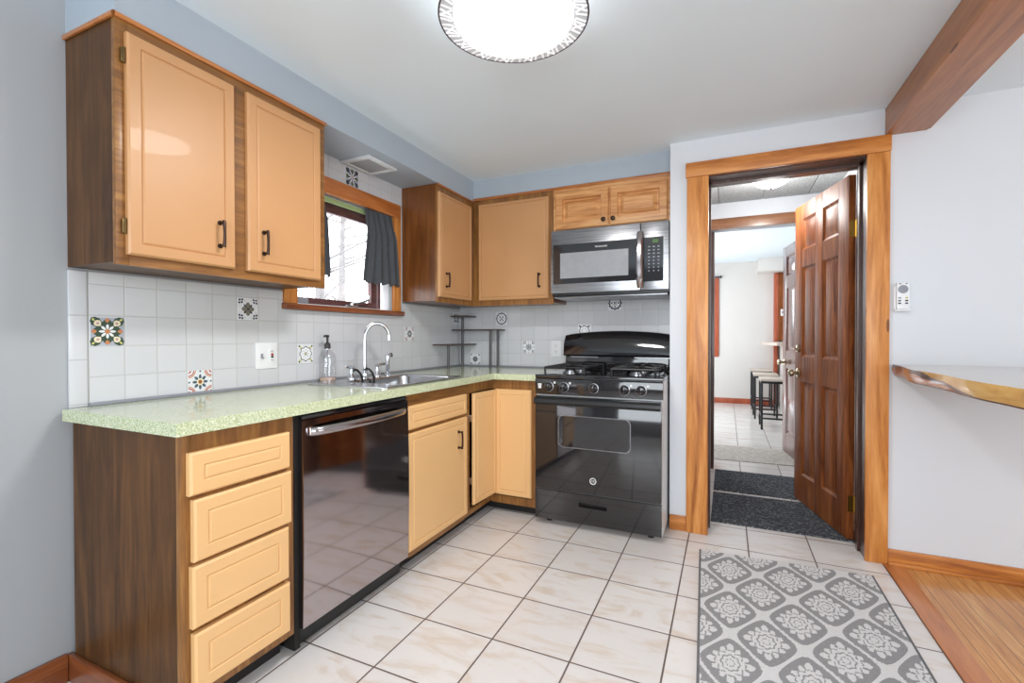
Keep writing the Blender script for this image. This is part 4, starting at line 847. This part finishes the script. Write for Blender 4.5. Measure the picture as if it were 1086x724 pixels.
deco('white tile with a dark looped motif peeking over the range backguard', *Bk(1.062, 1.196), [('petals', 4, q4, 0.30, 0.58, 0.05, 'char'), ('scallop', 0.34, 0.07, 8, 'char'), ('scallop', 0.29, 0.06, 8, 'white'), ('dots', 8, 0, 0.18, 0.03, 'grey')])

# outlets
t = thing('switch_outlet', 'white two gang plate with a light switch and a red buttoned outlet', 'outlet', (TK, -1.81, 1.06))
MB().box(TK, TK + 0.006, -1.868, -1.752, 1.002, 1.125, 0.002).obj('plate', 'white_plastic', t)
MB().box(TK + 0.006, TK + 0.012, -1.843, -1.833, 1.052, 1.074, 0.002).tube([(TK + 0.009, -1.838, 1.06), (TK + 0.02, -1.838, 1.052)], 0.004, 8).obj('toggle', 'grey_plastic', t)
MB().box(TK + 0.006, TK + 0.0085, -1.800, -1.766, 1.030, 1.098, 0.001).obj('receptacle', 'white_plastic', t)
MB().box(TK + 0.0085, TK + 0.011, -1.790, -1.777, 1.064, 1.074, 0.001).obj('button', 'red_plastic', t, label='red reset button')
MB().box(TK + 0.0085, TK + 0.011, -1.790, -1.777, 1.053, 1.062, 0.001).obj('button', 'dark_plastic', t)
b = MB()
for z in (1.084, 1.042):
    for y in (-1.788, -1.779): b.box(TK + 0.0085, TK + 0.0095, y - 0.001, y + 0.001, z - 0.004, z + 0.004)
b.obj('slots', 'dark_plastic', t)
t = thing('wall_outlet', 'white duplex outlet on the back tiles left of the range', 'outlet', (0.845, -TK, 1.06))
MB().box(0.805, 0.882, -TK - 0.006, -TK, 1.002, 1.125, 0.002).obj('plate', 'white_plastic', t)
for z in (1.086, 1.040):
    r = MB().lathe([(0.017, 0), (0.017, -0.002), (0.002, -0.0022)], (0.845, -TK - 0.006, z), 20, 'y').obj('receptacle', 'white_plastic', t)
    MB().box(0.838, 0.8405, -TK - 0.0092, -TK - 0.008, z - 0.002, z + 0.007).box(0.8495, 0.852, -TK - 0.0092, -TK - 0.008, z - 0.002, z + 0.007).lathe([(0.003, 0), (0.001, -0.0012)], (0.845, -TK - 0.008, z - 0.008), 8, 'y').obj('slots', 'dark_plastic', r)

# ---------------------------------------------------------------- ceiling lamp
LX, LY, LR = 1.357, -1.915, 0.249
t = thing('ceiling_lamp', 'large round flush ceiling lamp with a patterned ring', 'ceiling lamp', (LX, LY, CEIL))
MB().lathe([(0.19, CEIL - 0.001), (0.19, CEIL - 0.03), (0.2, CEIL - 0.035)], (LX, LY, 0), 48).obj('base', 'lamp_ring', t)
MB().lathe([(0.200, CEIL - 0.036), (0.200, 2.2225)], (LX, LY, 0), 64).obj('drum', 'lamp_drum', t, label='glowing upper drum')
MB().lathe([(0.200, 2.222), (0.190, 2.200), (0.15, 2.184), (0.08, 2.176), (0.002, 2.174)], (LX, LY, 0), 64).obj('diffuser', 'diffuser', t, label='glowing white diffuser')
n = 96
b = MB(); b.lathe([(0.203, 2.222), (0.203, 2.219), (LR, 2.219), (LR, 2.222)], (LX, LY, 0), n, caps=False)
rg = b.obj('ring', 'lamp_ring', t, label='grey frosted ring')
b = MB()
def rp(a, r): return Vector((LX + r * math.cos(a), LY + r * math.sin(a), 2.2185))
def bar(a0, r0, a1, r1, w=0.0034):
    p, q = rp(a0, r0), rp(a1, r1); d = (q - p).normalized(); s_ = Vector((-d.y, d.x, 0)) * w
    b.loft([[p - s_, p + s_, q + s_, q - s_], [x - Z * 0.001 for x in (p - s_, p + s_, q + s_, q - s_)]])
rep = 16; st = 2 * PI / rep
for i in range(rep):
    a = i * st; k = st / 8
    bar(a, 0.208, a + 1.5 * k, 0.245); bar(a + 1.5 * k, 0.208, a + 3.0 * k, 0.245)
    bar(a + 2.8 * k, 0.208, a + 5.2 * k, 0.245); bar(a + 5.2 * k, 0.208, a + 2.8 * k, 0.245)
    bar(a + 5.9 * k, 0.208, a + 6.8 * k, 0.245); bar(a + 0.2 * k, 0.209, a + 2.4 * k, 0.209, 0.002)
b.obj('lattice', 'lamp_white', t, label='white lattice pattern')
b = MB(); b.tube([(LX + LR * math.cos(2 * PI * i / n), LY + LR * math.sin(2 * PI * i / n), 2.220) for i in range(n + 1)], 0.0032, 8, False); b.obj('rim', 'lamp_rim', t, label='thin dark rim')
for i in range(3):
    a = 2 * PI * i / 3 + 0.5; p = (LX + 0.226 * math.cos(a), LY + 0.226 * math.sin(a))
    MB().tube([(p[0], p[1], 2.222), (p[0], p[1], CEIL - 0.001)], 0.004, 8).obj('strut', 'lamp_rim', t)
l = bpy.data.lights.new('ceiling_lamp_light', 'AREA'); l.shape = 'DISK'; l.size = 0.36; l.energy = 19; l.color = (1, 0.99, 0.97)
o = bpy.data.objects.new('ceiling_lamp_light', l); COL.objects.link(o); o.location = (LX, LY, 2.168)
# vestibule globe
t = thing('hall_light', 'small glowing dome light on the entry ceiling behind the doorway', 'ceiling lamp', (2.29, 0.42, CEIL))
MB().lathe([(0.11, CEIL - 0.001), (0.125, CEIL - 0.012), (0.115, CEIL - 0.022)], (2.29, 0.42, 0), 32).obj('base', 'lamp_rim', t)
MB().lathe([(0.118, CEIL - 0.023), (0.116, CEIL - 0.045), (0.095, CEIL - 0.075), (0.05, CEIL - 0.095), (0.002, CEIL - 0.10)], (2.29, 0.42, 0), 32).obj('globe', 'globe', t, label='glowing white dome')
MB().lathe([(0.008, CEIL - 0.10), (0.008, CEIL - 0.112), (0.003, CEIL - 0.12)], (2.29, 0.42, 0), 12).obj('finial', 'lamp_rim', t)
l = bpy.data.lights.new('hall_light_lamp', 'POINT'); l.shadow_soft_size = 0.09; l.energy = 13; l.color = (1, 0.99, 0.97)
o = bpy.data.objects.new('hall_light_lamp', l); COL.objects.link(o); o.location = (2.29, 0.42, CEIL - 0.24)

# ---------------------------------------------------------------- panel doors
def panel_door(name, label, hinge_pt, free_pt, tdir, th, z0, z1, mat, knob_mat, deadbolt=True, hinges=True):
    H, Fp = Vector(hinge_pt), Vector(free_pt); u = (Fp - H); w = u.length; u.normalize(); nrm = Vector((u.y, -u.x, 0)) * tdir  # thickness direction (away from viewer face)
    t = thing(name, label, 'door', (H.x, H.y, 0), kind='structure')
    M4 = Matrix(((u.x, nrm.x, 0, H.x), (u.y, nrm.y, 0, H.y), (0, 0, 1, 0), (0, 0, 0, 1)))
    b = MB(); h = z1 - z0; st_ = 0.115; mid = 0.10
    cols = [(st_, w / 2 - mid / 2), (w / 2 + mid / 2, w - st_)]
    rows = [(z0 + 0.19, z0 + 0.83), (z0 + 1.0, z0 + 1.615), (z0 + 1.73, z1 - 0.10)]
    for a, c in ((0, st_), (w / 2 - mid / 2, w / 2 + mid / 2), (w - st_, w)): b.box(a, c, 0, th, z0, z1, 0.0015, M4)
    zr = [z0] + [q for r in rows for q in r] + [z1]
    for k in range(0, len(zr), 2):
        for c in cols: b.box(c[0], c[1], 0, th, zr[k], zr[k + 1], 0, M4)
    for c in cols:
        for r in rows:
            for fy, dr in ((0.0, 1), (th, -1)):
                O = M4 @ Vector((c[0], fy, r[0])); N = -nrm * dr
                b.rect_rings(O, u, Z, N, c[1] - c[0], r[1] - r[0], [(0, 0.0), (0.010, -0.008), (0.018, -0.011), (0.022, -0.011), (0.045, -0.004)], True, False)
    b.obj('slab', mat, t, angle=20)
    kz = z0 + 0.885; base = M4 @ Vector((w - 0.06, 0, kz)); b = MB()
    def knob(b, p, n, s_=1):
        q = [(0.0, 0.032), (0.004, 0.033), (0.008, 0.028), (0.012, 0.012), (0.030, 0.011), (0.036, 0.022), (0.048, 0.028), (0.058, 0.026), (0.064, 0.014), (0.065, 0.002)]
        b.tube([p + n * a * s_ for a, _ in q], [r * s_ for _, r in q], 20)
    knob(b, base, -nrm); knob(b, base + nrm * th, nrm); b.obj('knob', knob_mat, t, label='round brass knob')
    if deadbolt:
        p = M4 @ Vector((w - 0.06, 0, kz + 0.17)); b = MB(); b.tube([p, p - nrm * 0.008, p - nrm * 0.012], [0.026, 0.025, 0.018], 20); b.tube([p - nrm * 0.012, p - nrm * 0.03], [0.007, 0.006], 10); b.obj('deadbolt', knob_mat, t, label='round deadbolt')
    if hinges:
        for hz in (z0 + 0.20, z1 - 0.30):
            b = MB(); b.box(-0.004, 0.0, 0.002, th - 0.002, hz - 0.045, hz + 0.045, 0, M4); p = M4 @ Vector((-0.006, th, hz)); b.tube([p - Z * 0.05, p + Z * 0.05], 0.006, 10); b.obj('hinge', 'brass', t, label='brass butt hinge')
    return t
panel_door('door_1', 'dark brown six panel wooden door standing open in the doorway', (2.631, -0.187, 0), (2.453, 0.512, 0), 1, 0.036, 0.014, 2.055, 'door_wood', 'nickel')
panel_door('door_2', 'dark reddish panel door standing open beyond the entry', (2.655, 1.235, 0), (2.525, 2.06, 0), 1, 0.036, 0.014, 2.035, 'door_wood2', 'nickel', False, False)

# ---------------------------------------------------------------- rugs
def mat_rug(name, quad, z, mat, label, cat, th=0.007, edge=None, group=None):
    b = MB(); b.use(mat); q = [Vector((x, y, 0)) for x, y in quad]; c = sum(q, Vector()) / 4
    def lp(s_, zz): return [(p + (c - p).normalized() * s_) + Z * zz for p in q]
    b.loft([lp(0, z), lp(0, z + th - 0.002), lp(0.003, z + th)], True, True)
    if edge:
        b.use(edge)
        for i in (0, 2):
            a, e = q[i], q[(i + 1) % 4]; n = (c - (a + e) / 2); n.z = 0; n.normalize()
            b.loft([[a + Z * (z + th - 0.003) - n * 0.004, e + Z * (z + th - 0.003) - n * 0.004, e + n * 0.006 + Z * (z + th - 0.003), a + n * 0.006 + Z * (z + th - 0.003)], [a + Z * (z + th + 0.001) - n * 0.003, e + Z * (z + th + 0.001) - n * 0.003, e + n * 0.005 + Z * (z + th + 0.001), a + n * 0.005 + Z * (z + th + 0.001)]])
    return tag(b.obj(name, None), label, cat, group)
mat_rug('runner_rug', [(1.940, -1.98), (1.886, -0.652), (2.652, -0.610), (2.644, -1.98)], 0.0, 'rug', 'grey and white trellis patterned runner rug on the tile floor', 'rug', 0.008, 'rug_edge')
mat_rug('doormat', [(1.925, -0.19), (2.70, -0.19), (2.70, 0.41), (1.925, 0.41)], 0.0, 'mat_dark', 'charcoal doormat nearest the kitchen in the entry', 'doormat', 0.008, None, 'charcoal doormats')
mat_rug('doormat', [(1.925, 0.47), (2.70, 0.47), (2.70, 1.06), (1.925, 1.06)], 0.0, 'mat_dark', 'second charcoal doormat deeper in the entry', 'doormat', 0.008, None, 'charcoal doormats')
mat_rug('entry_rug', [(1.50, 1.42), (2.70, 1.46), (2.70, 2.10), (1.50, 2.06)], 0.0, 'mat_beige', 'beige textured mat beyond the second doorway', 'rug', 0.008)

# ---------------------------------------------------------------- live edge bar
b = MB(); zt, zb = 1.012, 0.955
ys = [YD - 0.001 - i * (1.62 / 14) for i in range(15)]
def ex(i): return 2.772 - 0.045 * min(1, i / 4) + 0.008 * math.sin(i * 1.3)
top, mid_, low = [], [], []
for i, y in enumerate(ys): top.append((ex(i) + 0.003, y, zt)); mid_.append((ex(i) - 0.001, y, (zt + zb) / 2 + 0.004)); low.append((ex(i) + 0.010, y, zb))
b.use('slab_side'); L = [[b.bm.verts.new(p) for p in r] for r in (top, mid_, low)]
for a, c in zip(L, L[1:]):
    for i in range(14): b.face([a[i], a[i + 1], c[i + 1], c[i]])
R0 = b.bm.verts.new((3.36, ys[0], zt)); R1 = b.bm.verts.new((3.36, ys[-1], zt)); B0 = b.bm.verts.new((3.36, ys[0], zb)); B1 = b.bm.verts.new((3.36, ys[-1], zb))
b.use('slab_top'); b.face(L[0] + [R1, R0]); b.use('slab_side'); b.face(L[2] + [B1, B0]); b.face([R0, R1, B1, B0]); b.face([L[0][0], L[1][0], L[2][0], B0, R0]); b.face([L[0][-1], L[1][-1], L[2][-1], B1, R1])
tag(b.obj('breakfast_bar', None, angle=50), 'live edge wooden bar slab fixed to the white wall at the right', 'bar top')

# remote in its holder
t = thing('remote_holder', 'white wall holder behind the remote control', 'holder', (2.80, YD, 1.33))
MB().box(2.776, 2.840, YD - 0.006, YD, 1.285, 1.405, 0.003).box(2.776, 2.840, YD - 0.028, YD - 0.006, 1.280, 1.287, 0.002).obj('back_plate', 'white_plastic', t)
t = thing('remote_control', 'white fan remote with a round grey pad hung on the wall by the doorway', 'remote', (2.80, YD - 0.016, 1.36))
MB().box(2.784, 2.834, YD - 0.024, YD - 0.0065, 1.288, 1.422, 0.005).obj('case', 'white_plastic', t)
yr = YD - 0.0242
MB().lathe([(0.0205, 0), (0.0205, -0.0016), (0.018, -0.0022), (0.002, -0.0022)], (2.809, yr, 1.388), 24, 'y').obj('dial', 'grey_plastic', t)
MB().box(2.792, 2.801, yr - 0.001, yr, 1.413, 1.417).obj('button', 'brown' if 'brown' in M else 'bronze', t); MB().box(2.818, 2.827, yr - 0.001, yr, 1.413, 1.417).obj('button', 'dark_plastic', t)
for xx, ms in ((2.795, ('grey_plastic', 'dark_plastic', 'dark_plastic')), (2.823, ('yellow_plastic', 'bronze', 'dark_plastic'))):
    for z, m_ in zip((1.345, 1.331, 1.318), ms): MB().box(xx - 0.006, xx + 0.006, yr - 0.0012, yr, z - 0.0035, z + 0.0035, 0.0005).obj('button', m_, t)

# ---------------------------------------------------------------- far room bar and stools
MB_ = MB(); poly = [(2.64, 4.05), (3.36, 4.05), (3.36, 5.49), (2.62, 5.49), (2.52, 5.40), (2.50, 5.2), (2.56, 4.8)]
MB_.loft([[(x, y, 1.025) for x, y in poly], [(x, y, 1.068) for x, y in poly]])
t = thing('far_bar', 'wooden breakfast bar at the end of the far room', 'bar top', (3.0, 4.7, 0))
MB_.obj('top', 'stool_seat', t)
MB().box(2.80, 2.90, 4.3, 5.4, 0, 1.024).obj('support_wall', 'far_wall', t)
def stool(label):
    t = thing('bar_stool', label, 'stool', (0, 0, 0), 'backless stools in the far room'); w, d = 0.135, 0.19; g = 0.012
    MB().box(-w - 0.015, w + 0.015, -d - 0.015, d + 0.015, 0.602, 0.630, 0.005).obj('seat', 'stool_seat', t)
    MB().box(-w - 0.01, w + 0.01, -d - 0.01, d + 0.01, 0.572, 0.601, 0.002).obj('seat_frame', 'black_satin', t)
    for sx_ in (-1, 1):
        for sy_ in (-1, 1): MB().box(sx_ * w - g, sx_ * w + g, sy_ * d - g, sy_ * d + g, 0, 0.571, 0.002).obj('leg', 'black_satin', t)
    for sy_ in (-1, 1): MB().box(-w + g, w - g, sy_ * d - 0.009, sy_ * d + 0.009, 0.13, 0.15).obj('rail', 'black_satin', t)
    for sx_ in (-1, 1): MB().box(sx_ * w - 0.009, sx_ * w + 0.009, -d + g, d - g, 0.16, 0.18).obj('rail', 'black_satin', t)
    return t
s1 = stool('backless black framed stool nearest in the far room')
for s_, (x, y), lb in ((s1, (2.545, 3.40), None), (None, (2.51, 4.22), 'middle one of the three backless stools in the far room'), (None, (2.52, 5.20), 'backless stool farthest away by the red baseboard')):
    o = s_ or copy_tree(s1)
    o.location = (x, y, 0)
    if lb: o['label'] = lb
